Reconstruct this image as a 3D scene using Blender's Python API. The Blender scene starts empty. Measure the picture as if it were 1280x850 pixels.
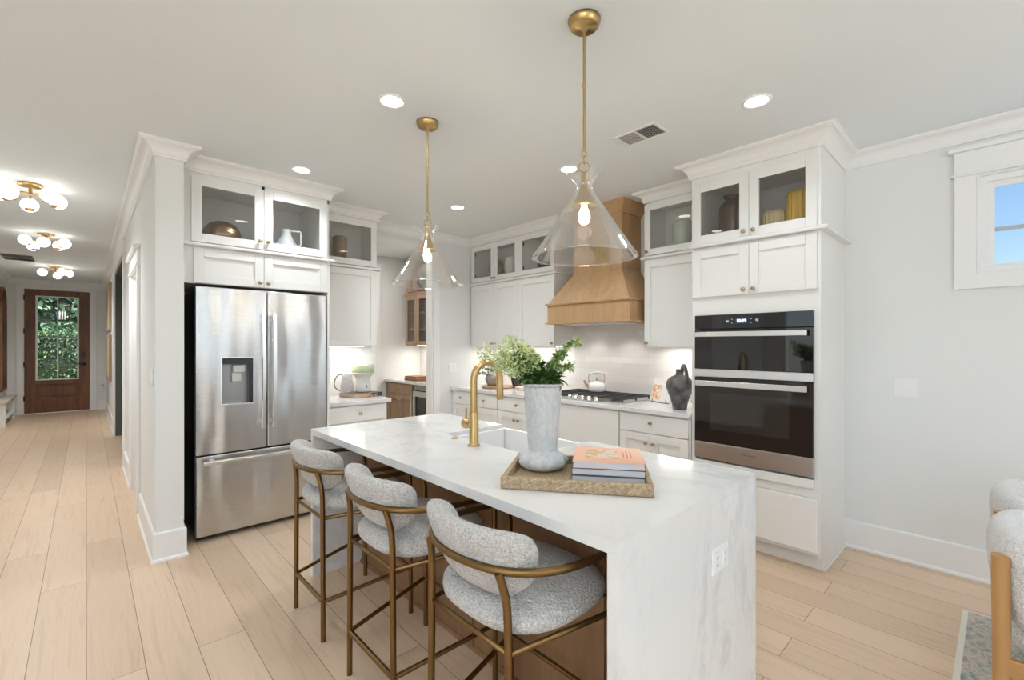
import bpy, math, random
from mathutils import Vector, Matrix
random.seed(7)
C = bpy.context.scene.collection
PI = math.pi
sc = bpy.context.scene

# ---------------------------------------------------------------- camera, world, light, exposure
YAW = math.radians(42.975)
cam_d = bpy.data.cameras.new('camera'); cam = bpy.data.objects.new('camera', cam_d); C.objects.link(cam)
cam.location = (0, 0, 1.40); cam.rotation_euler = (PI/2, 0, -YAW)
cam_d.sensor_width = 36.0; cam_d.lens = 571.0/1280*36.0; cam_d.shift_y = 6.0/1280; cam_d.clip_start = 0.02
sc.camera = cam
sc.view_settings.view_transform = 'Standard'; sc.view_settings.look = 'None'
sc.view_settings.gamma = 1.0; sc.view_settings.use_curve_mapping = False
sc.view_settings.exposure = 0.05
sc.cycles.use_denoising = True
sc.cycles.max_bounces = 10; sc.cycles.diffuse_bounces = 6; sc.cycles.transparent_max_bounces = 24
sc.cycles.sample_clamp_indirect = 6.0
sc.cycles.caustics_reflective = False; sc.cycles.caustics_refractive = False

world = bpy.data.worlds.new('world'); sc.world = world; world.use_nodes = True
wn = world.node_tree.nodes; wl = world.node_tree.links
wbg = wn['Background']
sky = wn.new('ShaderNodeTexSky'); sky.sky_type = 'HOSEK_WILKIE'; sky.turbidity = 4.0; sky.ground_albedo = 0.4
sky.sun_direction = (-0.45, 0.5, 0.75)
wl.new(sky.outputs[0], wbg.inputs[0]); wbg.inputs[1].default_value = 4.6

def area(name, loc, rot, sx, sy, power, col=(1, 1, 1), spread=PI):
    d = bpy.data.lights.new(name, 'AREA'); d.shape = 'RECTANGLE'; d.size = sx; d.size_y = sy
    d.energy = power; d.color = col; d.spread = spread
    o = bpy.data.objects.new(name, d); C.objects.link(o); o.location = loc; o.rotation_euler = rot
    return o
sun_d = bpy.data.lights.new('sun', 'SUN'); sun_d.energy = 5.5; sun_d.angle = .02; sun_d.color = (1, .97, .92)
sun = bpy.data.objects.new('sun', sun_d); C.objects.link(sun); sun.rotation_euler = (math.radians(38), 0, math.radians(-20))
DAY = (.85, .935, 1.0)
# daylight entering by the windows of the living side behind the viewer
area('daylight_rear_window', (-0.6, -4.35, 1.45), (PI/2, 0, 0), 2.6, 2.1, 13, DAY)
area('daylight_rear_window_east', (2.6, -4.35, 1.45), (PI/2, 0, 0), 1.8, 2.1, 8, DAY)
area('daylight_side_window', (-3.45, -0.9, 1.45), (PI/2, 0, -PI/2), 2.6, 2.1, 44, DAY)

area('uplight_fill_living', (-1.6, -1.6, 1.75), (PI, 0, 0), .9, .9, 95, (.86, .94, 1))  # added unseen fill facing up, brightens the ceiling by bounce
area('uplight_fill_dining', (1.6, -2.6, 1.75), (PI, 0, 0), .9, .9, 60, (.86, .94, 1))  # second added upward fill on the dining side, no lamp stands there

# ---------------------------------------------------------------- helpers
class MB:
    def __init__(s, nj=False): s.v = []; s.f = []; s.sm = []; s.jit = 0; s.nj = nj
    def add(s, vs, fs, smooth=False):
        b = len(s.v); s.v += [tuple(p) for p in vs]
        for f in fs: s.f.append(tuple(i+b for i in f)); s.sm.append(smooth)
        return s
    def box(s, x0, x1, y0, y1, z0, z1):
        x0, x1 = sorted((x0, x1)); y0, y1 = sorted((y0, y1)); z0, z1 = sorted((z0, z1))
        if (s.v or s.jit) and not s.nj:                 # a hair's gap so that no two faces lie in one plane
            s.jit += 1; e = .00008*(1+(s.jit*7) % 5); x0 += e; y0 += e; z0 += e; x1 -= e; y1 -= e; z1 -= e
        return s.add([(x0,y0,z0),(x1,y0,z0),(x1,y1,z0),(x0,y1,z0),(x0,y0,z1),(x1,y0,z1),(x1,y1,z1),(x0,y1,z1)],
                     [(0,3,2,1),(4,5,6,7),(0,1,5,4),(1,2,6,5),(2,3,7,6),(3,0,4,7)])
    def grid(s, rows, closed_u=False, closed_v=False, smooth=True, cap0=False, cap1=False):
        n = len(rows); m = len(rows[0]); vs = [p for r in rows for p in r]; fs = []
        for i in range(n if closed_u else n-1):
            for j in range(m if closed_v else m-1):
                a = i*m+j; b = i*m+(j+1) % m; c = ((i+1) % n)*m+(j+1) % m; d = ((i+1) % n)*m+j
                fs.append((a, b, c, d))
        s.add(vs, fs, smooth)
        if cap0: s.add(rows[0], [tuple(range(m))[::-1]], False)
        if cap1: s.add(rows[-1], [tuple(range(m))], False)
        return s
    def lathe(s, prof, c=(0,0,0), axis='Z', n=32, smooth=True, fn=None):
        """prof: list of (r, h). axis Z, X, Y, or '-X' ..."""
        rows = []
        for r, h in prof:
            row = []
            for k in range(n):
                a = 2*PI*k/n; rr = r*(fn(a, h) if fn else 1)
                u, w = rr*math.cos(a), rr*math.sin(a)
                if axis == 'Z': p = (u, w, h)
                elif axis == 'X': p = (h, u, w)
                elif axis == '-X': p = (-h, -u, w)
                elif axis == 'Y': p = (w, h, u)
                else: p = (-w, -h, u)
                row.append((p[0]+c[0], p[1]+c[1], p[2]+c[2]))
            rows.append(row)
        s.grid(rows, closed_v=True, smooth=smooth)
        return s
    def tube(s, pts, r, n=10, closed=False, cap=True):
        pts = [Vector(p) for p in pts]; rows = []; N = len(pts)
        up = None
        for i, p in enumerate(pts):
            if closed: t = pts[(i+1) % N]-pts[i-1]
            else: t = pts[min(i+1, N-1)]-pts[max(i-1, 0)]
            t.normalize()
            if up is None:
                up = Vector((0,0,1)) if abs(t.z) < .9 else Vector((1,0,0))
            a = t.cross(up)
            if a.length < 1e-4: a = t.cross(Vector((0,1,0)))
            a.normalize(); b = t.cross(a); b.normalize(); up = a.cross(t)
            rr = r[i] if isinstance(r, (list, tuple)) else r
            rows.append([p+a*rr*math.cos(2*PI*k/n)+b*rr*math.sin(2*PI*k/n) for k in range(n)])
        s.grid(rows, closed_u=closed, closed_v=True, smooth=True)
        if cap and not closed:
            s.add(rows[0], [tuple(range(n))], False); s.add(rows[-1], [tuple(range(n))[::-1]], False)
        return s
    def prism(s, poly, axis, a0, a1, smooth=False):
        """poly in the two other axes, extruded along axis"""
        n = len(poly)
        def mk(p, a):
            if axis == 'X': return (a, p[0], p[1])
            if axis == 'Y': return (p[0], a, p[1])
            return (p[0], p[1], a)
        vs = [mk(p, a0) for p in poly]+[mk(p, a1) for p in poly]
        fs = [tuple(range(n)), tuple(range(2*n-1, n-1, -1))]
        s.add(vs, fs, False)
        s.add(vs, [(i, i+n, (i+1) % n+n, (i+1) % n) for i in range(n)], smooth)
        return s
    def sweep(s, path, prof, side=1, closed=False):
        """moulding: path [(x,y)], prof [(out, z)] closed loop; out along the left (side=1) or right normal, corners mitred"""
        P = [Vector(p) for p in path]; N = len(P); rows = []
        for i in range(N):
            if closed or 0 < i < N-1:
                d0 = (P[i]-P[i-1]).normalized(); d1 = (P[(i+1) % N]-P[i]).normalized()
            elif i == 0: d0 = d1 = (P[1]-P[0]).normalized()
            else: d0 = d1 = (P[-1]-P[-2]).normalized()
            n0 = Vector((-d0.y, d0.x))*side; n1 = Vector((-d1.y, d1.x))*side
            m = n0+n1; m = m/ max(m.dot(n0), .2)
            rows.append([(P[i].x+m.x*o, P[i].y+m.y*o, z) for o, z in prof])
        s.grid(rows, closed_u=closed, closed_v=True, smooth=False, cap0=not closed, cap1=not closed)
        return s
    def xform(s, M, start=0):
        for i in range(start, len(s.v)): s.v[i] = tuple(M @ Vector(s.v[i]))
        return s

OFF = {}
def link(o, parent=None):
    C.objects.link(o)
    if parent is not None: o.parent = parent
    return o
def woff(o):
    while o is not None:
        if o.name in OFF: return OFF[o.name]
        o = o.parent
    return Vector((0,0,0))
def obj(name, mb, mat, parent=None, bevel=0, subsurf=0, solid=0, fixn=True):
    off = woff(parent)
    me = bpy.data.meshes.new(name)
    me.from_pydata([(v[0]-off.x, v[1]-off.y, v[2]-off.z) for v in mb.v], [], mb.f)
    for p, q in zip(me.polygons, mb.sm): p.use_smooth = q
    if fixn:
        import bmesh
        bm = bmesh.new(); bm.from_mesh(me); bmesh.ops.recalc_face_normals(bm, faces=bm.faces); bm.to_mesh(me); bm.free()
    if mat: me.materials.append(mat)
    o = bpy.data.objects.new(name, me); link(o, parent)
    if bevel:
        m = o.modifiers.new('bevel', 'BEVEL'); m.width = bevel; m.segments = 2; m.limit_method = 'ANGLE'; m.angle_limit = .7
    if solid:
        m = o.modifiers.new('solid', 'SOLIDIFY'); m.thickness = solid; m.offset = 0
    if subsurf:
        m = o.modifiers.new('sub', 'SUBSURF'); m.levels = subsurf; m.render_levels = subsurf
    return o
def tag(o, label, cat, group=None, kind=None):
    if label: o['label'] = label
    if cat: o['category'] = cat
    if group: o['group'] = group
    if kind: o['kind'] = kind
    return o
def thing(name, label, cat, loc=(0,0,0), group=None):
    o = bpy.data.objects.new(name, None); C.objects.link(o); o.location = loc; o.empty_display_size = .1
    OFF[o.name] = Vector(loc)
    return tag(o, label, cat, group)
def struct(name, mb, mat, parent=None, **k):
    o = obj(name, mb, mat, parent, **k)
    if parent is None: o['kind'] = 'structure'
    return o
def copy_tree(o, parent=None):
    c = o.copy(); C.objects.link(c)
    if parent is not None: c.parent = parent
    for ch in list(o.children): copy_tree(ch, c)
    return c

# ---------------------------------------------------------------- materials
def mat(name, col, rough=.5, metal=0, **k):
    m = bpy.data.materials.new(name); m.use_nodes = True
    b = m.node_tree.nodes['Principled BSDF']
    b.inputs['Base Color'].default_value = (*col, 1); b.inputs['Roughness'].default_value = rough
    b.inputs['Metallic'].default_value = metal
    for q, v in k.items(): b.inputs[q.replace('_', ' ')].default_value = v
    return m
def N(m, t, **k):
    n = m.node_tree.nodes.new(t)
    for a, v in k.items(): setattr(n, a, v)
    return n
def L(m, a, b): m.node_tree.links.new(a, b)
def B(m): return m.node_tree.nodes['Principled BSDF']
def coords(m, scale=(1,1,1), rot=(0,0,0), kind='Object'):
    t = N(m, 'ShaderNodeTexCoord'); mp = N(m, 'ShaderNodeMapping')
    mp.inputs['Scale'].default_value = scale; mp.inputs['Rotation'].default_value = rot
    L(m, t.outputs[kind], mp.inputs[0]); return mp.outputs[0]
def noise(m, vec, scale, detail=4, rough=.5, dist=0):
    n = N(m, 'ShaderNodeTexNoise'); n.inputs['Scale'].default_value = scale; n.inputs['Detail'].default_value = detail
    n.inputs['Roughness'].default_value = rough; n.inputs['Distortion'].default_value = dist
    L(m, vec, n.inputs['Vector']); return n.outputs['Fac']
def ramp(m, fac, stops):
    r = N(m, 'ShaderNodeValToRGB'); e = r.color_ramp.elements
    while len(e) < len(stops): e.new(.5)
    for i, (p, c) in enumerate(stops):
        e[i].position = p; e[i].color = (*c, 1) if len(c) == 3 else c
    L(m, fac, r.inputs[0]); return r.outputs[0]
def bump(m, h, strength=.2, dist=.01):
    b = N(m, 'ShaderNodeBump'); b.inputs['Strength'].default_value = strength; b.inputs['Distance'].default_value = dist
    L(m, h, b.inputs['Height']); L(m, b.outputs[0], B(m).inputs['Normal'])
def mixc(m, fac, a, b, mode='MIX'):
    x = N(m, 'ShaderNodeMix', data_type='RGBA', blend_type=mode)
    for s_, v in ((x.inputs[0], fac), (x.inputs[6], a), (x.inputs[7], b)):
        if hasattr(v, 'links'): L(m, v, s_)
        elif isinstance(v, (int, float)): s_.default_value = v
        else: s_.default_value = (*v, 1)
    return x.outputs[2]

def painted(name, col, rough):
    m = mat(name, col, rough); v = coords(m)
    bump(m, noise(m, v, 180, 2), .03, .002); return m
WALL = painted('wall paint', (.755, .765, .755), .6)
CEIL = painted('ceiling paint', (.775, .815, .835), .75)
TRIM = painted('trim paint', (.82, .82, .815), .38)
CAB = painted('cabinet paint', (.80, .795, .775), .35)
DARKW = painted('dark green grey paint', (.085, .095, .085), .6)

def m_floor():
    m = mat('oak planks', (.6, .45, .32), .38)
    v = coords(m, rot=(0, 0, PI/2))
    br = N(m, 'ShaderNodeTexBrick'); br.offset = .37; br.offset_frequency = 2; br.squash = 1
    for q, x in (('Scale', 1), ('Mortar Size', .0016), ('Mortar Smooth', .1), ('Bias', 0), ('Brick Width', 1.85), ('Row Height', .19)):
        br.inputs[q].default_value = x
    br.inputs['Color1'].default_value = (0, 0, 0, 1); br.inputs['Color2'].default_value = (1, 1, 1, 1); br.inputs['Mortar'].default_value = (.5, .5, .5, 1)
    L(m, v, br.inputs['Vector'])
    plank = ramp(m, br.outputs['Color'], [(0, (.62, .455, .315)), (.35, (.68, .505, .36)), (.7, (.72, .545, .39)), (1, (.65, .485, .34))])
    v2 = coords(m, scale=(14, .8, 1))
    # shift grain per plank
    add = N(m, 'ShaderNodeVectorMath', operation='MULTIPLY_ADD')
    L(m, br.outputs['Color'], add.inputs[0]); add.inputs[1].default_value = (37, 19, 0); L(m, v2, add.inputs[2])
    g = noise(m, add.outputs[0], 2.2, 8, .62, .8)
    grain = ramp(m, g, [(.3, (.80, .76, .70)), (.5, (1, 1, 1)), (.72, (.90, .87, .83))])
    c = mixc(m, .75, plank, grain, 'MULTIPLY')
    c = mixc(m, br.outputs['Fac'], c, (.22, .14, .085))
    L(m, c, B(m).inputs['Base Color'])
    r = N(m, 'ShaderNodeMapRange'); r.inputs[3].default_value = .30; r.inputs[4].default_value = .48; L(m, g, r.inputs[0]); L(m, r.outputs[0], B(m).inputs['Roughness'])
    inv = N(m, 'ShaderNodeMath', operation='SUBTRACT'); inv.inputs[0].default_value = 1; L(m, br.outputs['Fac'], inv.inputs[1])
    bump(m, inv.outputs[0], .3, .002)
    return m
FLOOR = m_floor()
def m_wood(name, c1, c2, rough=.45, scale=(1, 1, 1), ns=5, dark=(.8, .76, .7)):
    m = mat(name, c1, rough); v = coords(m, scale=scale)
    g = noise(m, v, ns, 7, .6, 1.2); g2 = noise(m, v, ns*4, 5, .6)
    c = ramp(m, g, [(.25, c2), (.6, c1)])
    c = mixc(m, .35, c, ramp(m, g2, [(.35, dark), (.6, (1, 1, 1))]), 'MULTIPLY')
    L(m, c, B(m).inputs['Base Color']); bump(m, g2, .08, .002); return m
ISLWOOD = m_wood('island oak', (.30, .165, .08), (.20, .105, .05), .5, (1, 1, .12), 9)
HOODWOOD = m_wood('hood oak', (.52, .33, .17), (.42, .255, .125), .45, (1, 1, .15), 8)
HOODSIDE = HOODWOOD
PANTRYWOOD = m_wood('grey brown oak', (.36, .25, .165), (.27, .185, .12), .5, (1, 1, .12), 10)
DOORWOOD = m_wood('stained door wood', (.20, .078, .03), (.07, .026, .011), .4, (1, 1, .14), 8, (.6, .5, .45))
CHAIRWOOD = m_wood('chair oak', (.50, .27, .10), (.36, .18, .065), .4, (1, 1, .15), 9)
BOARDWOOD = m_wood('cutting board wood', (.27, .12, .05), (.18, .08, .035), .45, (1, .2, 1), 12)
TRAYWOOD = m_wood('round tray wood', (.48, .27, .14), (.36, .19, .09), .45, (1, 3, 1), 8)
FRAMEWOOD = m_wood('picture frame wood', (.45, .33, .2), (.32, .22, .13), .5, (1, 1, .2), 10)

def m_marble():
    m = mat('quartz', (.85, .85, .84), .12); v = coords(m)
    w = noise(m, v, 1.3, 6, .6, 1.5); v2 = coords(m, scale=(1.6, .7, .8), rot=(.2, .35, .5))
    n1 = noise(m, v2, 1.7, 9, .62, 1.6)
    vein = ramp(m, n1, [(.44, (0, 0, 0)), (.49, (1, 1, 1)), (.515, (1, 1, 1)), (.56, (0, 0, 0))])
    fine = noise(m, v2, 5, 6, .6, .9)
    vein2 = ramp(m, fine, [(.47, (0, 0, 0)), (.50, (1, 1, 1)), (.53, (0, 0, 0))])
    f = mixc(m, .5, vein, vein2, 'ADD'); f = mixc(m, 1.0, f, ramp(m, w, [(.42, (0, 0, 0)), (.62, (1, 1, 1))]), 'MULTIPLY')
    c = mixc(m, f, (.76, .76, .755), (.64, .65, .66)); L(m, c, B(m).inputs['Base Color']); return m
MARBLE = m_marble()
def m_tile():
    m = mat('glazed tile', (.80, .77, .745), .12); t = N(m, 'ShaderNodeTexCoord'); mp = N(m, 'ShaderNodeMapping')
    sep = N(m, 'ShaderNodeSeparateXYZ'); L(m, t.outputs['Object'], sep.inputs[0])
    ad = N(m, 'ShaderNodeMath', operation='ADD'); L(m, sep.outputs[0], ad.inputs[0]); L(m, sep.outputs[1], ad.inputs[1])
    cb = N(m, 'ShaderNodeCombineXYZ'); L(m, ad.outputs[0], cb.inputs[0]); L(m, sep.outputs[2], cb.inputs[1])
    br = N(m, 'ShaderNodeTexBrick'); br.offset = .5
    for q, x in (('Scale', 1), ('Mortar Size', .002), ('Mortar Smooth', .3), ('Brick Width', .30), ('Row Height', .064)): br.inputs[q].default_value = x
    br.inputs['Color1'].default_value = (.77, .735, .715, 1); br.inputs['Color2'].default_value = (.85, .825, .81, 1); br.inputs['Mortar'].default_value = (.72, .70, .68, 1)
    L(m, cb.outputs[0], br.inputs['Vector']); L(m, br.outputs['Color'], B(m).inputs['Base Color'])
    inv = N(m, 'ShaderNodeMath', operation='MULTIPLY_ADD'); inv.inputs[1].default_value = -1; L(m, br.outputs['Fac'], inv.inputs[0])
    L(m, noise(m, cb.outputs[0], 14, 2), inv.inputs[2])
    bump(m, inv.outputs[0], .5, .004); return m
TILE = m_tile()
def m_steel(name, aniso=.75, rough=.3, col=(.60, .60, .60), wav=.15):
    m = mat(name, col, rough, 1); b = B(m); b.inputs['Anisotropic'].default_value = aniso
    tg = N(m, 'ShaderNodeTangent', direction_type='RADIAL', axis='Z'); L(m, tg.outputs[0], b.inputs['Tangent'])
    v = coords(m, scale=(3.5, 3.5, .7)); n = noise(m, v, 1.6, 1, .4)
    v2 = coords(m, scale=(2, 2, 700)); n2 = noise(m, v2, 1, 2)
    mm = N(m, 'ShaderNodeMath', operation='MULTIPLY_ADD'); mm.inputs[1].default_value = .01; L(m, n2, mm.inputs[0]); L(m, n, mm.inputs[2])
    bump(m, mm.outputs[0], wav, .05); return m
STEEL = m_steel('brushed steel', .88, .20, (.60, .60, .60), 1.0)
STEEL2 = m_steel('oven steel', .6, .36, (.72, .71, .70), .05)
HANDLE = mat('handle metal', (.80, .80, .79), .25, 1)
BLACK = mat('black plastic', (.012, .012, .013), .35)
BLACKGLASS = mat('black glass', (.006, .006, .007), .03); B(BLACKGLASS).inputs['Specular IOR Level'].default_value = .8
OVENGLASS = mat('oven door glass', (.022, .016, .014), .04)
IRON = mat('cast iron', (.03, .03, .032), .5)
BRASS = mat('brushed brass', (.56, .38, .17), .3, 1)
BRONZE = mat('bronze tube', (.21, .125, .05), .34, 1)
KNOB = mat('knob metal', (.45, .32, .19), .35, 1)
BRASSD = mat('pendant brass', (.50, .35, .15), .3, 1)
def m_boucle(name, c1, c2):
    m = mat(name, c1, .95); v = coords(m)
    n = noise(m, v, 160, 3, .7, .6); n3 = noise(m, v, 60, 2)
    vo = N(m, 'ShaderNodeTexVoronoi'); vo.inputs['Scale'].default_value = 130; L(m, v, vo.inputs['Vector'])
    c = mixc(m, ramp(m, n, [(.38, (0, 0, 0)), (.60, (1, 1, 1))]), c2, c1); L(m, c, B(m).inputs['Base Color'])
    ad = N(m, 'ShaderNodeMath', operation='ADD'); L(m, n, ad.inputs[0]); L(m, vo.outputs['Distance'], ad.inputs[1])
    bump(m, ad.outputs[0], .9, .008)
    B(m).inputs['Sheen Weight'].default_value = .2
    return m
BOUCLE = m_boucle('grey boucle', (.74, .715, .69), (.44, .415, .395))
BOUCLEW = m_boucle('white boucle', (.90, .885, .865), (.72, .70, .68))
def m_thin(name, tint=(.97, .98, .975), boost=1.0, rough=.01, base=.03, pwr=3.5):
    m = bpy.data.materials.new(name); m.use_nodes = True; nt = m.node_tree; nt.nodes.clear()
    out = nt.nodes.new('ShaderNodeOutputMaterial'); tr = nt.nodes.new('ShaderNodeBsdfTransparent'); gl = nt.nodes.new('ShaderNodeBsdfGlossy')
    mx = nt.nodes.new('ShaderNodeMixShader'); fr = nt.nodes.new('ShaderNodeLayerWeight'); fr.inputs[0].default_value = .5; pw = nt.nodes.new('ShaderNodeMath'); pw.operation = 'POWER'; pw.inputs[1].default_value = pwr
    nt.links.new(fr.outputs['Facing'], pw.inputs[0])
    ma = nt.nodes.new('ShaderNodeMath'); ma.operation = 'MULTIPLY_ADD'; ma.inputs[1].default_value = boost; ma.inputs[2].default_value = base
    tr.inputs[0].default_value = (*tint, 1); gl.inputs[0].default_value = (1, 1, 1, 1); gl.inputs['Roughness'].default_value = rough
    nt.links.new(pw.outputs[0], ma.inputs[0]); nt.links.new(ma.outputs[0], mx.inputs[0])
    nt.links.new(tr.outputs[0], mx.inputs[1]); nt.links.new(gl.outputs[0], mx.inputs[2]); nt.links.new(mx.outputs[0], out.inputs[0])
    return m
PANE = m_thin('cabinet glass', (.96, .96, .95), .6, base=.035)
CLEAR = m_thin('window glass', (.97, .98, .98), .3, base=.01)
SHADEGL = m_thin('pendant glass', (.97, .97, .965), .8, .04, .10, 2.3)
def m_emit(name, col, s):
    m = mat(name, col, .5); b = B(m); b.inputs['Emission Color'].default_value = (*col, 1); b.inputs['Emission Strength'].default_value = s; return m
LAMPW = m_emit('downlight lens', (1, .97, .92), 9)
GLOBE = m_emit('opal globe', (1, .95, .86), 3.0)
BULB = m_emit('bulb filament glow', (1, .86, .62), 4)
LED = m_emit('led strip', (1, .95, .86), 6)
CLOCK = m_emit('clock digits', (.75, .88, 1), 2.2)
CER_W = mat('white ceramic', (.80, .79, .77), .22)
PLAST = mat('white plastic', (.83, .83, .82), .3)
PORC = mat('sink porcelain', (.84, .84, .83), .1)
# ---------------------------------------------------------------- room shell
CZ = 2.715                       # ceiling height
XW, YB = 3.888, 4.57             # range wall plane, pantry opening wall plane
struct('floor', MB().box(-3.75, 4.1, -4.7, 13.6, -.06, 0), FLOOR)
struct('ceiling', MB().box(-3.75, 4.1, -4.7, 13.6, CZ, CZ+.1), CEIL)
# right wall with the high window
WY0, WY1, WZ0, WZ1 = -1.05, .105, 1.825, 2.415
w = MB(True); w.box(XW, XW+.14, WY1, 6.45, 0, CZ); w.box(XW, XW+.14, -4.6, WY0, 0, CZ)
w.box(XW, XW+.14, WY0, WY1, 0, WZ0); w.box(XW, XW+.14, WY0, WY1, WZ1, CZ); struct('wall_right', w, WALL)
# wall with the pantry opening
OX0, OX1, OZ = 2.262, 2.984, 2.49
w = MB(True); w.box(.474, OX0, YB, YB+.12, 0, CZ); w.box(OX1, XW, YB, YB+.12, 0, CZ); w.box(OX0, OX1, YB, YB+.12, OZ, CZ); struct('wall_back', w, WALL)
# hall wall (starts as the end pier beside the fridge), one white door, one open doorway
D1a, D1b, D1z = 4.93, 5.72, 2.06
D2a, D2b, D2z = 6.95, 9.30, 2.47
w = MB(True)
for a, b in ((3.72, D1a), (D1b, D2a), (D2b, 13.35)): w.box(.325, .475, a, b, 0, CZ)
w.box(.325, .475, D1a, D1b, D1z, CZ); w.box(.325, .475, D2a, D2b, D2z, CZ)
struct('wall_hall', w, WALL)
struct('wall_hall_left', MB().box(-1.27, -1.15, 3.3, 13.35, 0, CZ), WALL)
# entry wall with door opening
EX0, EX1, EZ = -.925, .065, 2.54
w = MB(True); w.box(-1.27, EX0, 13.35, 13.5, 0, CZ); w.box(EX1, .6, 13.35, 13.5, 0, CZ); w.box(EX0, EX1, 13.35, 13.5, EZ, CZ); struct('wall_entry', w, WALL)
# pantry and side room
struct('wall_pantry_back', MB().box(1.3, XW, 6.30, 6.42, 0, CZ), WALL)
struct('wall_pantry_left', MB().box(1.2, 1.3, YB+.12, 6.42, 0, CZ), WALL)
w = MB(True); w.box(.475, 3.0, D2b, D2b+.12, 0, CZ); w.box(.475, 3.0, D2a-.12, D2a, 0, CZ); w.box(2.9, 3.0, D2a, D2b, 0, CZ)
struct('wall_study', w, DARKW)
# living side, behind the viewer: walls with window openings
w = MB(True); w.box(-3.7, -1.9, -4.6, -4.45, 0, CZ); w.box(.7, 1.7, -4.6, -4.45, 0, CZ); w.box(3.5, XW, -4.6, -4.45, 0, CZ)
w.box(-1.9, .7, -4.6, -4.45, 0, .4); w.box(-1.9, .7, -4.6, -4.45, 2.5, CZ); w.box(1.7, 3.5, -4.6, -4.45, 0, .4); w.box(1.7, 3.5, -4.6, -4.45, 2.5, CZ)
struct('wall_rear', w, WALL)
w = MB(True); w.box(-3.7, -3.55, -4.45, -2.2, 0, CZ); w.box(-3.7, -3.55, .4, 1.5, 0, CZ); w.box(-3.7, -3.55, 2.9, 3.3, 0, CZ); w.box(-3.7, -3.55, 1.5, 2.9, 0, .5); w.box(-3.7, -3.55, 1.5, 2.9, 2.35, CZ); w.box(-3.66, -3.6, 2.17, 2.23, .5, 2.35); w.box(-3.7, -3.55, -2.2, .4, 0, .4); w.box(-3.7, -3.55, -2.2, .4, 2.5, CZ)
struct('wall_left', w, WALL)
struct('wall_return', MB().box(-3.7, -1.27, 3.3, 3.42, 0, CZ), WALL)

# mouldings
def crown_prof(z, dr=.098, pr=.088):
    pts = [(0, z), (pr, z), (pr, z-.012), (pr-.010, z-.018)]
    for k in range(7):                      # cove
        a = k/6*PI/2
        pts.append((pr-.014-(pr-.034)*math.sin(a), z-.022-(dr-.045)*(1-math.cos(a))))
    pts += [(.014, z-dr+.014), (.014, z-dr), (0, z-dr)]
    return pts
BASEP = [(0, 0), (.026, 0), (.024, .012), (.015, .020), (.015, .178), (.011, .186), (0, .186)]
def sw(name, path, prof, side, m=TRIM, parent=None): return struct(name, MB().sweep(path, prof, side), m, parent)
cp = crown_prof(CZ)
sw('trim_1', [(XW, .752), (XW, -4.45)], cp, -1)
sw('trim_2', [(.475, YB), (.475, 3.72), (.325, 3.72), (.325, 13.35)], cp, 1)
sw('trim_3', [(XW, YB), (2.10, YB)], cp, 1)
sw('trim_4', [(-1.15, 3.42), (-1.15, 13.35), (.325, 13.35)], cp, -1)
sw('baseboard_right', [(XW, .752), (XW, -4.45)], BASEP, -1)
sw('baseboard_pier', [(.475, 3.80), (.475, 3.72), (.325, 3.72), (.325, D1a-.10)], BASEP, 1)
sw('baseboard_hall', [(.325, D1b+.10), (.325, D2a-.10)], BASEP, 1)
sw('baseboard_hall_far', [(.325, D2b+.10), (.325, 13.35)], BASEP, 1)
sw('baseboard_back', [(OX1+.10, YB), (3.30, YB)], BASEP, -1)
sw('baseboard_hall_left', [(-1.15, 13.35), (-1.15, 3.42)], BASEP, 1)
sw('baseboard_entry_left', [(-1.15, 13.35), (EX0-.12, 13.35)], BASEP, -1)
sw('baseboard_entry_right', [(EX1+.12, 13.35), (.325, 13.35)], BASEP, -1)
sw('baseboard_pantry', [(3.2, 6.30), (1.3, 6.30)], BASEP, 1)
# casings ------------------------------------------------------
def casing_hall(n, a, b, z, cap=True):
    m = MB(); t = .022
    m.box(.325-t, .325, a-.095, a, 0, z); m.box(.325-t, .325, b, b+.095, 0, z)
    m.box(.325-t, .325, a-.095, b+.095, z, z+.135)
    if cap: m.box(.325-.03, .325, a-.11, b+.11, z-.004, z+.014); m.box(.325-.048, .325, a-.125, b+.125, z+.135, z+.165)
    struct(n, m, TRIM, bevel=.002)
    m = MB(); m.box(.326, .475, a-.001, a+.018, 0, z); m.box(.326, .475, b-.018, b+.001, 0, z); m.box(.326, .475, a, b, z-.018, z+.001)
    struct('jamb_lining', m, TRIM if cap else DARKW)
casing_hall('trim_5', D1a, D1b, D1z)
casing_hall('trim_6', D2a, D2b, D2z, False)
# white hall door closed in its frame
d = struct('door_1', MB().box(.362, .40, D1a+.02, D1b-.02, .006, D1z-.02), TRIM, bevel=.002)
p = MB()
for z0, z1 in ((.25, .95), (1.08, 1.92)): p.box(.356, .362, D1a+.13, D1b-.13, z0, z1)
struct('door_panel', p, TRIM, d, bevel=.003)
# pantry opening casing
m = MB(); m.box(OX1, OX1+.085, YB-.02, YB, 0, OZ-.0); m.box(OX0-.06, OX0, YB-.02, YB, 0, OZ); m.box(OX0-.06, OX1+.085, YB-.02, YB, OZ, OZ+.075)
m.box(OX0, OX0+.015, YB, YB+.12, 0, OZ); m.box(OX1-.015, OX1, YB, YB+.12, 0, OZ); m.box(OX0, OX1, YB, YB+.12, OZ-.015, OZ)
struct('trim_7', m, TRIM, bevel=.002)
# tall door casing on the pantry back wall
m = MB(); m.box(3.10, 3.19, 6.278, 6.30, 0, 2.52); m.box(2.2, 3.19, 6.278, 6.30, 2.42, 2.56); m.box(2.2, 3.215, 6.265, 6.30, 2.56, 2.59)
struct('trim_8', m, TRIM, bevel=.002)
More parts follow.
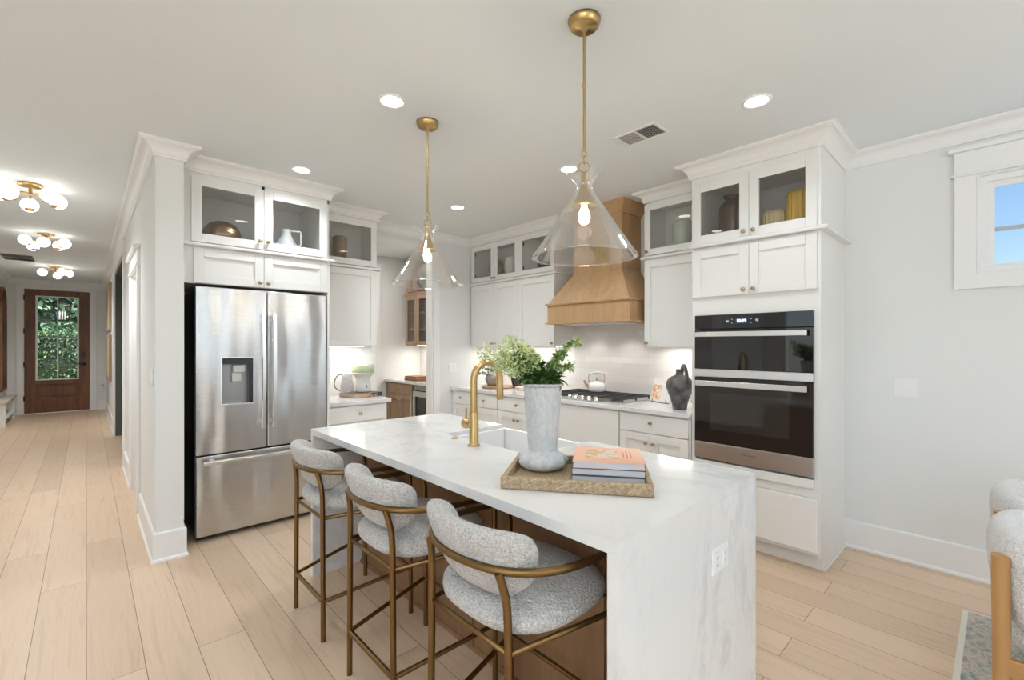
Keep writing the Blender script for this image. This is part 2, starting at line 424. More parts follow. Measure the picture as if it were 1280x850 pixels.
# entry casing
m = MB(); m.box(EX0-.095, EX0, 13.328, 13.35, 0, EZ); m.box(EX1, EX1+.095, 13.328, 13.35, 0, EZ); m.box(EX0-.095, EX1+.095, 13.328, 13.35, EZ, EZ+.06)
m.box(EX0-.11, EX1+.11, 13.318, 13.35, EZ+.06, EZ+.075)
m.box(EX0, EX0+.012, 13.35, 13.5, 0, EZ); m.box(EX1-.012, EX1, 13.35, 13.5, 0, EZ); m.box(EX0, EX1, 13.35, 13.5, EZ-.012, EZ)
struct('trim_9', m, TRIM, bevel=.002)
# right window
win = struct('window_1', MB().box(XW+.03, XW+.10, WY1-.045, WY1, WZ0, WZ1).box(XW+.03, XW+.10, WY0, WY0+.045, WZ0, WZ1)
             .box(XW+.03, XW+.10, WY0, WY1, WZ0, WZ0+.04).box(XW+.03, XW+.10, WY0, WY1, WZ1-.045, WZ1), TRIM, bevel=.003)
m = MB(); s = .03
m.box(XW+.055, XW+.085, WY1-.045-s, WY1-.04, WZ0+.035, WZ1-.04).box(XW+.055, XW+.085, WY0+.04, WY0+.045+s, WZ0+.035, WZ1-.04)
m.box(XW+.055, XW+.085, WY0+.04, WY1-.04, WZ0+.035, WZ0+.04+s*.6).box(XW+.055, XW+.085, WY0+.04, WY1-.04, WZ1-.045-s, WZ1-.04)
struct('window_sash', m, TRIM, win, bevel=.003)
SASHG = mat('window muntin grey', (.42, .50, .55), .5)
struct('window_muntin', MB().box(XW+.058, XW+.080, WY0+.05, WY1-.06, 2.075, 2.097), SASHG, win)
struct('window_pane', MB().box(XW+.066, XW+.070, WY0+.05, WY1-.05, WZ0+.04, WZ1-.05), CLEAR, win)
m = MB(); m.box(XW-.022, XW, WY1, WY1+.095, WZ0-.09, WZ1+.0); m.box(XW-.022, XW, WY0-.095, WY0, WZ0-.09, WZ1)
m.box(XW-.022, XW, WY0-.095, WY1+.095, WZ0-.09, WZ0); m.box(XW-.024, XW, WY0-.095, WY1+.095, WZ1, WZ1+.145)
m.box(XW-.034, XW, WY0-.11, WY1+.11, WZ1-.002, WZ1+.012); m.box(XW-.05, XW, WY0-.125, WY1+.12, WZ1+.145, WZ1+.172)
m.box(XW, XW+.04, WY1-.012, WY1, WZ0, WZ1); m.box(XW, XW+.04, WY0, WY0+.012, WZ0, WZ1); m.box(XW, XW+.04, WY0, WY1, WZ0, WZ0+.012); m.box(XW, XW+.04, WY0, WY1, WZ1-.012, WZ1)
struct('trim_10', m, TRIM, bevel=.002)

# entry door -----------------------------------------------------
d = thing('door_2', 'stained dark wood front door with a large four-pane glass light at the end of the hall', 'door', (-.43, 13.38, 0))
d['kind'] = 'structure'
GX0, GX1, GZ0, GZ1 = -.750, -.120, .675, 2.40
X0, X1, Z1 = EX0+.014, EX1-.014, EZ-.015
m = MB(); m.box(X0, GX0, 13.36, 13.405, .015, Z1); m.box(GX1, X1, 13.36, 13.405, .015, Z1); m.box(GX0, GX1, 13.36, 13.405, GZ1, Z1)
m.box(GX0, GX1, 13.36, 13.405, .015, .30); m.box(GX0, GX1, 13.36, 13.405, .585, GZ0); m.box(GX0, GX1, 13.385, 13.395, .30, .585)
m.box(GX0+.05, GX1-.05, 13.368, 13.386, .345, .54)
obj('door_leaf', m, DOORWOOD, d, bevel=.003)
m = MB(); t = .022
m.box(GX0-.005, GX0+t, 13.35, 13.41, GZ0, GZ1).box(GX1-t, GX1+.005, 13.35, 13.41, GZ0, GZ1).box(GX0, GX1, 13.35, 13.41, GZ0, GZ0+t).box(GX0, GX1, 13.35, 13.41, GZ1-t, GZ1)
m.box(-.445, -.425, 13.368, 13.398, GZ0, GZ1).box(GX0, GX1, 13.368, 13.398, 1.53, 1.55)
gf = obj('glazing_frame', m, TRIM, d, bevel=.002)
obj('pane', MB().box(GX0+.01, GX1-.01, 13.380, 13.386, GZ0+.01, GZ1-.01), CLEAR, d)
obj('deadbolt', MB().box(-.075, -.005, 13.335, 13.36, 1.13, 1.25), BLACK, d, bevel=.006)
h = obj('door_handle', MB().lathe([(0, 0), (.032, 0), (.032, .012), (.012, .014), (.012, .05), (0, .05)], (-.04, 13.36, 1.0), '-Y', 20).box(-.15, -.03, 13.305, 13.325, .99, 1.01), BLACK, d)
for z in (.32, 1.0, 1.68, 2.35): obj('hinge', MB().box(X0-.016, X0+.012, 13.348, 13.362, z-.05, z+.05), BLACK, d)
obj('threshold', MB().box(EX0+.013, EX1-.013, 13.33, 13.50, 0, .014), PLAST, d)

# ---------------------------------------------------------------- cabinet kit
class Face:
    """a vertical cabinet front. 'X': front looks to -X at x=plane, u = world Y ; 'Y': front looks to -Y at y=plane, u = world X"""
    def __init__(s, ax, plane): s.ax, s.p = ax, plane
    def box(s, m, u0, u1, z0, z1, w0, w1):
        """w = distance in front of the plane"""
        if s.ax == 'X': m.box(s.p-w1, s.p-w0, u0, u1, z0, z1)
        else: m.box(u0, u1, s.p-w1, s.p-w0, z0, z1)
        return m
    def pt(s, u, z, w): return (s.p-w, u, z) if s.ax == 'X' else (u, s.p-w, z)
    def dir(s): return '-X' if s.ax == 'X' else '-Y'
KP = [(0, 0), (.009, 0), (.009, .002), (.005, .005), (.005, .012), (.012, .015), (.0145, .020), (.0125, .026), (.006, .029), (0, .0295)]
def knob(parent, F, u, z, w=.02, m=None):
    return obj('knob', MB().lathe(KP, F.pt(u, z, w), F.dir(), 20), m or KNOB, parent)
def door(parent, F, u0, u1, z0, z1, k=None, glass=False, m=None, st=.06, name='door', hinges=None):
    g = .0015; u0 += g; u1 -= g; m = m or CAB
    b = MB(); F.box(b, u0, u0+st, z0, z1, .001, .02); F.box(b, u1-st, u1, z0, z1, .001, .02)
    F.box(b, u0+st, u1-st, z1-st, z1, .001, .02); F.box(b, u0+st, u1-st, z0, z0+st, .001, .02)
    if not glass:
        F.box(b, u0+st, u1-st, z0+st, z1-st, .001, .009)
        i = .008                               # inner moulding
        F.box(b, u0+st, u0+st+i, z0+st, z1-st, .009, .014); F.box(b, u1-st-i, u1-st, z0+st, z1-st, .009, .014)
        F.box(b, u0+st+i, u1-st-i, z1-st-i, z1-st, .009, .014); F.box(b, u0+st+i, u1-st-i, z0+st, z0+st+i, .009, .014)
    d = obj(name, b, m, parent, bevel=.0015)
    if glass: obj('pane', F.box(MB(), u0+st-.004, u1-st+.004, z0+st-.004, z1-st+.004, .007, .010), PANE, d)
    if k: knob(d, F, k[0], k[1])
    for hu in hinges or []:
        for hz in (z0+st+.03, z1-st-.03):
            obj('hinge', F.box(MB(), hu-.008, hu+.008, hz-.02, hz+.02, -.012, .0), BLACK, d)
    return d
def drawer(parent, F, u0, u1, z0, z1, ks=(), m=None):
    g = .0015
    d = obj('drawer_front', F.box(MB(), u0+g, u1-g, z0, z1, .001, .02), m or CAB, parent, bevel=.0025)
    for k in ks: knob(d, F, *k)
    return d
def hollow(F, depth, u0, u1, z0, z1, t=.018, bar=None, fl=None):
    """open fronted box behind the face"""
    m = MB(); F.box(m, u0, u0+t, z0, z1, -depth, 0); F.box(m, u1-t, u1, z0, z1, -depth, 0)
    F.box(m, u0+t, u1-t, z0, z0+t, -depth, 0); F.box(m, u0+t, u1-t, z1-t, z1, -depth, 0); F.box(m, u0+t, u1-t, z0+t, z1-t, -depth, -depth+.01)
    if fl: F.box(m, u0+t, u1-t, z0+t, fl, -depth+.01, -.012)
    if bar is not None: F.box(m, bar-.012, bar+.012, z0, z1, -.02, 0)
    return m

# --- tower with the ovens
T = thing('oven_tower_cabinet', 'tall white cabinet tower housing the stainless wall ovens, with one drawer below', 'cabinet', (3.55, 1.16, 0))
F = Face('X', 3.27); y0, y1 = .752, 1.563
m = MB(); m.box(3.27, XW-.002, y0, y0+.02, 0.09, CZ-.09); m.box(3.27, XW-.002, y1-.02, y1, .09, CZ-.09)
m.box(3.335, XW-.002, y0, y1, 0, .095)
m.box(3.335, 3.36, y0-.012, y1, 0, .018); m.box(3.335, XW-.03, y0-.012, y0, 0, .018)
F.box(m, y0, y1, .455, .572, -.02, .0); F.box(m, y0, y0+.036, .57, 1.74, -.02, .0); F.box(m, y1-.034, y1, .57, 1.74, -.02, .0)
F.box(m, y0, y1, 1.612, 2.10, -.02, .0); F.box(m, y0, y1, .10, .47, -.02, -.004)
m.box(3.285, XW-.002, y0+.02, y1-.02, 2.09, 2.186); m.box(3.27, XW-.002, y0+.02, y1-.02, CZ-.105, CZ-.09)
m.box(XW-.015, XW-.002, y0+.02, y1-.02, 2.12, CZ-.09); F.box(m, y0, y1, 2.555, 2.66, -.02, 0); F.box(m, 1.145, 1.172, 2.12, 2.57, -.02, 0)
m.box(3.30, XW-.002, y0+.02, y1-.02, .57, .585); m.box(3.30, XW-.002, y0+.02, y1-.02, 1.612, 1.63)
obj('carcass', m, CAB, T, bevel=.0015)
door(T, F, .768, 1.159, 2.128, 2.56, (1.128, 2.165), True, hinges=None); door(T, F, 1.159, 1.550, 2.128, 2.56, (1.190, 2.165), True)
door(T, F, .768, 1.159, 1.742, 2.082, (1.128, 1.775)); door(T, F, 1.159, 1.550, 1.742, 2.082, (1.190, 1.775))
drawer(T, F, .762, 1.550, .128, .452, ((1.155, .292),))
obj('trim_strip', F.box(MB(), .785, 1.532, .515, .572, .0, .018), CAB, T, bevel=.002)
obj('ledge', MB().sweep([(XW, .752), (3.27, .752), (3.27, 1.563)], [(0, 2.100), (.040, 2.100), (.044, 2.107), (.044, 2.118), (.038, 2.124), (0, 2.124)], 1), CAB, T)
obj('crown_moulding', MB().sweep([(XW, .752), (3.27, .752), (3.27, 1.563), (3.54, 1.563)], [(o*.98, z) for o, z in crown_prof(CZ, .105, .095)], 1), CAB, T)

# --- wall oven (microwave over oven)
O = thing('wall_oven', 'black glass and stainless double wall oven built into the tall white tower', 'oven', (3.4, 1.16, .58))
F = Face('X', 3.27); a, b = .788, 1.530
obj('housing', MB().box(3.271, 3.80, a+.02, b-.02, .588, 1.605), BLACK, O)
cpn = obj('control_panel', F.box(MB(), a, b, 1.512, 1.610, .0, .020), BLACKGLASS, O, bevel=.002)
def text(name, s, size, F, u, z, w, m, parent, align='CENTER', bold=0):
    cu = bpy.data.curves.new(name, 'FONT'); cu.body = s; cu.size = size; cu.align_x = align; cu.align_y = 'CENTER'; cu.extrude = .0004; cu.offset = bold
    cu.materials.append(m); o = bpy.data.objects.new(name+'_curve', cu); link(o, parent)
    o.location = Vector(F.pt(u, z, w))-woff(parent)
    o.rotation_euler = (PI/2, 0, -PI/2) if F.ax == 'X' else (PI/2, 0, 0)
    bpy.context.view_layer.update()
    me = bpy.data.meshes.new_from_object(o.evaluated_get(bpy.context.evaluated_depsgraph_get()))
    q = bpy.data.objects.new(name, me); link(q, parent); q.location = o.location; q.rotation_euler = o.rotation_euler
    bpy.data.objects.remove(o); return q
ds = obj('display', F.box(MB(), 1.170, 1.245, 1.545, 1.582, .020, .0205), mat('display glass', (.03, .06, .10), .1), cpn)
text('clock_digits', '10:29', .030, F, 1.207, 1.563, .0212, CLOCK, cpn)
GREYM = mat('grey marking', (.5, .5, .5), .5)
for u, z, q in ((1.300, 1.562, .010), (1.268, 1.574, .004), (1.268, 1.550, .004), (1.145, 1.575, .004), (1.145, 1.550, .004), (1.108, 1.566, .009), (1.104, 1.560, .005)):
    obj('touch_key', F.box(MB(), u-q, u+q, z-q*.7, z+q*.7, .020, .0206), GREYM, cpn)
md = obj('microwave_door', F.box(MB(), a, b, 1.228, 1.508, .0, .022), BLACKGLASS, O, bevel=.002)
def bar_handle(parent, u0, u1, z0, z1):
    m = MB(); F.box(m, u0, u1, z0, z1, .048, .062); F.box(m, u0+.03, u0+.05, z0+.008, z1-.008, .02, .05); F.box(m, u1-.05, u1-.03, z0+.008, z1-.008, .02, .05)
    return obj('handle', m, HANDLE, parent, bevel=.003)
bar_handle(md, .812, 1.510, 1.456, 1.492)
obj('steel_strip', F.box(MB(), a, b, 1.172, 1.226, .0, .024), STEEL2, O, bevel=.002)
od = obj('oven_door', F.box(MB(), a, b, .705, 1.168, .0, .022), OVENGLASS, O, bevel=.002)
obj('oven_window', F.box(MB(), a+.13, b-.11, .80, 1.06, .022, .0225), mat('oven window glass', (.035, .03, .026), .05), od)
bar_handle(od, .812, 1.510, 1.108, 1.146)
kp = obj('steel_kick_panel', F.box(MB(), a, b, .588, .703, .0, .024), STEEL2, O, bevel=.002)
text('logo', 'Whirlpool', .021, F, 1.155, .655, .0246, mat('logo grey', (.12, .12, .12), .4), kp)

# --- range wall base cabinets
def base_unit(name, label, y0, y1, fronts, grp):
    t = thing(name, label, 'cabinet', (3.57, (y0+y1)/2, 0), grp)
    m = MB(); m.box(3.27, XW-.002, y0+.001, y1-.001, .10, .854); m.box(3.335, XW-.002, y0+.001, y1-.001, 0, .10)
    obj('carcass', m, CAB, t, bevel=.001); fronts(t, Face('X', 3.27)); return t
G = 'white base cabinets along the range wall'
def fD(t, F):
    drawer(t, F, 1.580, 2.172, .700, .842, ((1.885, .785),))
    door(t, F, 1.580, 1.893, .115, .694, (1.860, .622)); door(t, F, 1.893, 2.172, .115, .694, (1.925, .622))
base_unit('base_cabinet', 'white base cabinet between the cooktop and the oven tower, one drawer over two doors', 1.567, 2.177, fD, G)
def fC(t, F): drawer(t, F, 2.184, 3.112, .42, .842, ((2.858, .555),)); drawer(t, F, 2.184, 3.112, .115, .414)
base_unit('base_cabinet', 'wide flat-front white base cabinet directly under the gas cooktop', 2.177, 3.118, fC, G)
def fB(t, F):
    drawer(t, F, 3.124, 3.712, .700, .842, ((3.416, .775),))
    door(t, F, 3.124, 3.418, .115, .694, (3.390, .618)); door(t, F, 3.418, 3.712, .115, .694, (3.446, .618))
base_unit('base_cabinet', 'white base cabinet just left of the cooktop, a drawer with one knob over paired doors', 3.118, 3.718, fB, G)
def fA(t, F):
    drawer(t, F, 3.724, 4.179, .700, .842, ((3.947, .775),)); drawer(t, F, 4.179, 4.54, .700, .842, ((4.371, .775),))
    door(t, F, 3.724, 4.15, .115, .694); door(t, F, 4.15, 4.54, .115, .694)
base_unit('base_cabinet', 'white corner base cabinet with two small drawers side by side below the plant tray', 3.718, YB-.002, fA, G)
tag(obj('worktop', MB().box(3.235, XW-.002, 1.567, YB-.002, .856, .89), MARBLE, bevel=.002), 'long white quartz worktop on the range wall cabinets', 'worktop')
tag(obj('backsplash', MB().box(XW-.012, XW-.001, 1.567, YB-.001, .891, 1.375).box(XW-.012, XW-.001, 2.115, 3.156, 1.375, 1.64), TILE), 'pale glossy tile backsplash behind the gas cooktop', 'backsplash')

# --- range wall upper cabinets
def upper(name, label, y0, y1, split, kl, ku, sides, wings=None):
    t = thing(name, label, 'cabinet', (3.7, (y0+y1)/2, 1.38), 'white upper cabinets on the range wall')
    F = Face('X', 3.556); dp = XW-.014-3.556
    m = MB(); F.box(m, y0, y1, 1.385, 2.150, -dp, 0)
    for q in (hollow(F, dp, y0, y1, 2.150, 2.64, bar=split, fl=2.223),): m.add(q.v, q.f)
    F.box(m, y0, y1, 2.60, 2.66, -.02, 0); F.box(m, y0+.02, y1-.02, 1.372, 1.385, -.04, 0)
    obj('carcass', m, CAB, t, bevel=.001)
    us = [(y0, y1)] if split is None else [(y0, split), (split, y1)]
    for i, (u0, u1) in enumerate(us):
        door(t, F, u0, u1, 1.385, 2.122, kl[i]); door(t, F, u0, u1, 2.168, 2.608, ku[i], True, st=.055, hinges=[wings[i]] if wings else None)
    led = [(0, 2.138), (.030, 2.138), (.034, 2.144), (.034, 2.154), (.028, 2.160), (0, 2.160)]
    path = ([(XW-.014, y0)] if 'a' in sides else [])+[(3.556, y0), (3.556, y1)]+([(XW-.014, y1)] if 'b' in sides else [])
    obj('ledge', MB().sweep(path, led, 1), CAB, t)
    obj('crown_moulding', MB().sweep(path, crown_prof(CZ, .09, .085), 1), CAB, t)
    return t
upper('upper_cabinet', 'narrow white upper cabinet between the wood range hood and the oven tower', 1.567, 2.115, None, [(2.088, 1.415)], [(2.088, 2.20)], 'b', [1.64])
upper('upper_cabinet', 'single-door white upper cabinet directly left of the wood range hood', 3.156, 3.694, None, [(3.184, 1.415)], [None], 'a', [3.64])
upper('upper_cabinet', 'double-door white upper cabinet in the corner above the potted plant', 3.694, YB-.022, 4.112, [(4.085, 1.415), (4.14, 1.415)], [(4.09, 2.195), (4.135, 2.195)], '', [3.745, 4.50])

# --- fridge surround
t = thing('fridge_surround_cabinet', 'white cabinet over the refrigerator with two glass doors above two short solid doors', 'cabinet', (1.0, 4.2, 0))
F = Face('Y', 3.88); x0, x1 = .478, 1.502; dp = YB-.002-3.88
m = MB(); F.box(m, x0, x1, 1.835, 2.112, -dp, 0); q = hollow(F, dp, x0, x1, 2.112, 2.66, bar=.997, fl=2.188); m.add(q.v, q.f); F.box(m, x0, x1, 2.585, 2.67, -.02, 0)
F.box(m, x1-.022, x1, 0, 2.12, -dp, .015); F.box(m, x0, .545, 1.835, 2.66, -.02, .0)
F.box(m, x0, x0+.02, .19, 1.84, -dp, 0)
obj('carcass', m, CAB, t, bevel=.0015)
door(t, F, .535, .997, 2.128, 2.588, (.968, 2.19), True, st=.062); door(t, F, .997, 1.482, 2.128, 2.588, (1.024, 2.19), True, st=.062)
door(t, F, .548, .997, 1.838, 2.085, (.968, 1.872)); door(t, F, .997, 1.482, 1.838, 2.085, (1.024, 1.872))
obj('ledge', MB().sweep([(x0, 3.88), (x1, 3.88), (x1, 4.25)], [(0, 2.097), (.034, 2.097), (.038, 2.103), (.038, 2.112), (.032, 2.118), (0, 2.118)], -1), CAB, t)
obj('crown_moulding', MB().sweep([(x0, 3.88), (x1, 3.88), (x1, 4.26)], crown_prof(CZ, .098, .09), -1), CAB, t)

# --- coffee nook
t = thing('upper_cabinet', 'narrow white upper cabinet right of the refrigerator holding a tan vase', 'cabinet', (1.8, 4.4, 1.38))
F = Face('Y', 4.255); x0, x1 = 1.504, 2.118; dp = YB-.002-4.255
m = MB(); F.box(m, x0, x1, 1.385, 2.14, -dp, 0); q = hollow(F, dp, x0, x1, 2.14, 2.66, fl=2.222); m.add(q.v, q.f); F.box(m, x0, x1, 2.60, 2.67, -.02, 0)
F.box(m, x0, 1.55, 1.385, 2.66, -.02, 0)
obj('carcass', m, CAB, t, bevel=.0015)
door(t, F, 1.545, 2.112, 1.388, 2.128, None); door(t, F, 1.545, 2.112, 2.165, 2.61, None, True)
obj('ledge', MB().sweep([(x0, 4.255), (x1, 4.255), (x1, YB-.01)], [(0, 2.136), (.030, 2.136), (.034, 2.142), (.034, 2.152), (.028, 2.158), (0, 2.158)], -1), CAB, t)
obj('crown_moulding', MB().sweep([(x0, 4.255), (x1, 4.255), (x1, YB-.01)], crown_prof(CZ, .09, .085), -1), CAB, t)
t = thing('base_cabinet', 'white base cabinet right of the refrigerator under the coffee corner, one knobbed drawer', 'cabinet', (1.8, 4.3, 0))
F = Face('Y', 4.02)
m = MB(); m.box(1.504, 2.105, 4.02, YB-.002, .1, .854); m.box(1.504, 2.105, 4.09, YB-.002, 0, .1); obj('carcass', m, CAB, t, bevel=.0015)
drawer(t, F, 1.54, 2.09, .700, .842, ((1.83, .775),)); door(t, F, 1.54, 1.815, .115, .694, (1.78, .62)); door(t, F, 1.815, 2.09, .115, .694, (1.85, .62))
tag(obj('worktop', MB().box(1.504, 2.135, 3.985, YB-.002, .856, .89), MARBLE, bevel=.002), 'short white quartz worktop in the nook beside the refrigerator', 'worktop')
tag(obj('backsplash', MB().box(1.504, 2.10, YB-.012, YB, .891, 1.385), TILE), 'white tile backsplash of the nook beside the refrigerator', 'backsplash')

# --- pantry cabinets
t = thing('pantry_base_cabinet', 'grey-brown oak base cabinet seen through the pantry opening', 'cabinet', (3.57, 5.7, 0))
F = Face('X', 3.29)
m = MB(); m.box(3.29, XW-.002, 5.50, 6.29, .1, .854); m.box(3.35, XW-.002, 5.50, 6.29, 0, .1); obj('carcass', m, PANTRYWOOD, t, bevel=.0015)
drawer(t, F, 5.52, 6.20, .70, .842, ((5.85, .775),), PANTRYWOOD)
door(t, F, 5.52, 5.86, .115, .694, (5.825, .62), m=PANTRYWOOD); door(t, F, 5.86, 6.20, .115, .694, (5.895, .62), m=PANTRYWOOD)
t = thing('beverage_fridge', 'under-counter beverage fridge with a dark glass door in the pantry', 'fridge', (3.57, 5.2, 0))
obj('housing', MB().box(3.29, XW-.004, 4.90, 5.495, .02, .853), BLACK, t)
dd = obj('door_frame', F.box(F.box(F.box(F.box(MB(), 4.91, 4.96, .1, .77, 0, .03), 5.43, 5.49, .1, .77, 0, .03), 4.96, 5.43, .70, .77, 0, .03), 4.96, 5.43, .1, .16, 0, .03), STEEL2, t, bevel=.003)
obj('glass', F.box(MB(), 4.96, 5.43, .16, .70, .008, .022), BLACKGLASS, dd)
obj('handle', MB().tube([(3.225, 5.468, .2), (3.225, 5.468, .72)], .009).box(3.225, 3.26, 5.461, 5.475, .25, .27).box(3.225, 3.26, 5.461, 5.475, .66, .68), HANDLE, dd)
m = MB(); 
for k in range(9): F.box(m, 4.92, 5.48, .785+k*.007, .789+k*.007, 0, .012)
obj('vent_grille', m, STEEL2, t)
tag(obj('worktop', MB().box(3.255, XW-.002, 4.70, 6.30-.001, .856, .89), MARBLE, bevel=.002), 'white quartz worktop in the pantry under two wooden boards', 'worktop')
tag(obj('backsplash', MB().box(XW-.012, XW-.001, 4.70, 6.295, .891, 1.385), TILE), 'white tile backsplash in the pantry under the oak cabinet', 'backsplash')
t = thing('pantry_wall_cabinet', 'brown oak wall cabinet with two glass doors in the pantry', 'cabinet', (3.7, 5.7, 1.39))
F = Face('X', 3.556); dp = XW-.014-3.556
m = hollow(F, dp, 5.22, 6.165, 1.39, 2.13, bar=None); F.box(m, 5.24, 6.145, 1.62, 1.635, -dp, -.02); F.box(m, 5.24, 6.145, 1.87, 1.885, -dp, -.02)
for u in (5.53, 5.85): F.box(m, u-.01, u+.01, 1.39, 2.13, -.02, 0)
obj('carcass', m, PANTRYWOOD, t, bevel=.0015)
for u0, u1, k in ((5.22, 5.53, 5.25), (5.53, 5.845, 5.815), (5.845, 6.165, 5.875)): door(t, F, u0, u1, 1.392, 2.128, (k, 1.43), True, m=PANTRYWOOD, st=.06)
obj('crown_moulding', MB().sweep([(XW-.014, 5.22), (3.556, 5.22), (3.556, 6.165), (XW-.014, 6.165)], [(0, 2.12), (.012, 2.12), (.03, 2.15), (.03, 2.168), (0, 2.168)], 1), PANTRYWOOD, t)

# --- range hood
t = thing('range_hood', 'tapered light oak range hood with chimney above the gas cooktop', 'range hood', (3.6, 2.65, 1.6))
Hy0, Hy1 = 2.165, 3.110
m = MB(); m.box(3.385, XW-.013, Hy0, Hy1, 1.622, 1.788)
obj('apron', m, HOODWOOD, t, bevel=.002)
m = MB(); m.box(3.365, XW-.013, Hy0-.018, Hy1+.018, 1.788, 1.808); m.box(3.365, XW-.013, Hy0-.018, Hy1+.018, 1.603, 1.622)
obj('edge_moulding', m, HOODWOOD, t, bevel=.003)
cy0, cy1, cx = 2.36, 2.92, 3.56
m = MB(); A = [(XW-.013, Hy0+.005, 1.808), (3.39, Hy0+.005, 1.808), (3.39, Hy1-.005, 1.808), (XW-.013, Hy1-.005, 1.808)]
Bq = [(XW-.013, cy0, 2.10), (cx, cy0, 2.10), (cx, cy1, 2.10), (XW-.013, cy1, 2.10)]
m.add(A+Bq, [(0, 1, 5, 4), (1, 2, 6, 5), (2, 3, 7, 6), (3, 0, 4, 7), (0, 3, 2, 1), (4, 5, 6, 7)])
obj('tapered_body', m, HOODWOOD, t, bevel=.002)
m = MB(); m.box(cx, XW-.002, cy0, cy1, 2.10, CZ-.002); obj('chimney', m, HOODWOOD, t, bevel=.002)
obj('crown_moulding', MB().sweep([(XW, cy0), (cx, cy0), (cx, cy1), (XW, cy1)], [(0, CZ-.001), (.075, CZ-.001), (.075, CZ-.012), (.012, CZ-.095), (.012, CZ-.105), (0, CZ-.105)], 1), HOODWOOD, t)
obj('vent_insert', MB().box(3.46, 3.80, 2.30, 2.98, 1.597, 1.606), STEEL2, t)

# --- refrigerator
t = thing('refrigerator', 'stainless french-door refrigerator with water dispenser and bottom freezer', 'refrigerator', (1.02, 4.2, 0))
F = Face('Y', 3.90); fx0, fx1 = .563, 1.472
m = MB(); m.box(fx0+.004, fx1-.004, 3.955, 4.54, .03, 1.80); m.box(fx0+.004, fx1-.004, 3.93, 3.955, .04, 1.79)
obj('body', m, BLACK, t, bevel=.006)
m = MB(); F.box(m, fx0, 1.0145, .617, 1.812, -.045, 0.0)
# dispenser cut: build the left door from pieces round the recess
m = MB(); dx0, dx1, dz0, dz1 = .722, .922, .962, 1.302
F.box(m, fx0, dx0, .617, 1.812, -.03, .04); F.box(m, dx1, 1.0145, .617, 1.812, -.03, .04); F.box(m, dx0, dx1, dz1, 1.812, -.03, .04); F.box(m, dx0, dx1, .617, dz0, -.03, .04)
fd = obj('door', m, STEEL, t)
disp = obj('dispenser', F.box(F.box(MB(), dx0, dx1, dz1-.045, dz1, -.02, .036), dx1-.028, dx1, dz0, dz1-.045, -.02, .036), mat('dispenser black', (.02, .02, .022), .2), fd)
obj('dispenser_recess', F.box(MB(), dx0, dx1-.028, dz0, dz1-.045, -.028, -.02), mat('dispenser grey', (.33, .33, .33), .35, .7), disp)
obj('dispenser_lever', F.box(F.box(MB(), .795, .875, 1.195, 1.25, -.015, .02), .79, .855, 1.125, 1.195, -.015, .0), mat('lever grey', (.62, .62, .62), .3), disp, bevel=.006)
obj('dispenser_trim', F.box(F.box(F.box(F.box(MB(), dx0-.008, dx1+.008, dz0-.008, dz0+.006, -.02, .044), dx0-.008, dx0, dz0, dz1+.006, .03, .044), dx1, dx1+.008, dz0, dz1+.006, .03, .044), dx0-.008, dx1+.008, dz1, dz1+.008, .03, .044), HANDLE, disp, bevel=.002)
fd2 = obj('door', F.box(MB(), 1.0215, fx1, .617, 1.812, -.03, .04), STEEL, t, bevel=.006)
fz = obj('freezer_drawer', F.box(MB(), fx0, fx1, .035, .606, -.03, .04), STEEL, t, bevel=.006)
def vhandle(parent, x, z0, z1):
    rows = []
    for k in range(17):
        s = k/16; z = z0+(z1-z0)*s; bow = .052+.018*math.sin(PI*s); y = 3.86-bow
        rows.append([(x-.015, y, z), (x-.012, y-.012, z), (x+.012, y-.012, z), (x+.015, y, z), (x+.012, y+.008, z), (x-.012, y+.008, z)])
    m = MB().grid(rows, closed_v=True, smooth=False, cap0=True, cap1=True)
    m.box(x-.010, x+.010, 3.80, 3.862, z0+.03, z0+.06); m.box(x-.010, x+.010, 3.80, 3.862, z1-.06, z1-.03)
    return obj('handle', m, HANDLE, parent, bevel=.002)
vhandle(fd, .982, .77, 1.635); vhandle(fd2, 1.056, .77, 1.635)
rows = []
for k in range(17):
    s = k/16; x = .60+(1.44-.60)*s; y = 3.86-.05-.02*math.sin(PI*s)
    rows.append([(x, y, .548), (x, y-.012, .552), (x, y-.014, .572), (x, y, .58), (x, y+.008, .574), (x, y+.008, .552)])
m = MB().grid(rows, closed_v=True, smooth=False, cap0=True, cap1=True); m.box(.64, .67, 3.81, 3.862, .555, .573); m.box(1.37, 1.40, 3.81, 3.862, .555, .573)
obj('handle', m, HANDLE, fz, bevel=.002)
for x in (.60, 1.42): obj('foot', MB().box(x-.025, x+.025, 3.93, 4.0, 0, .034), BLACK, t)
obj('kick_plate', MB().box(fx0+.03, fx1-.03, 3.945, 3.96, .008, .05), BLACK, t)
obj('hinge_cover', MB().box(fx0+.01, fx0+.1, 3.90, 3.99, 1.80, 1.815), BLACK, t)

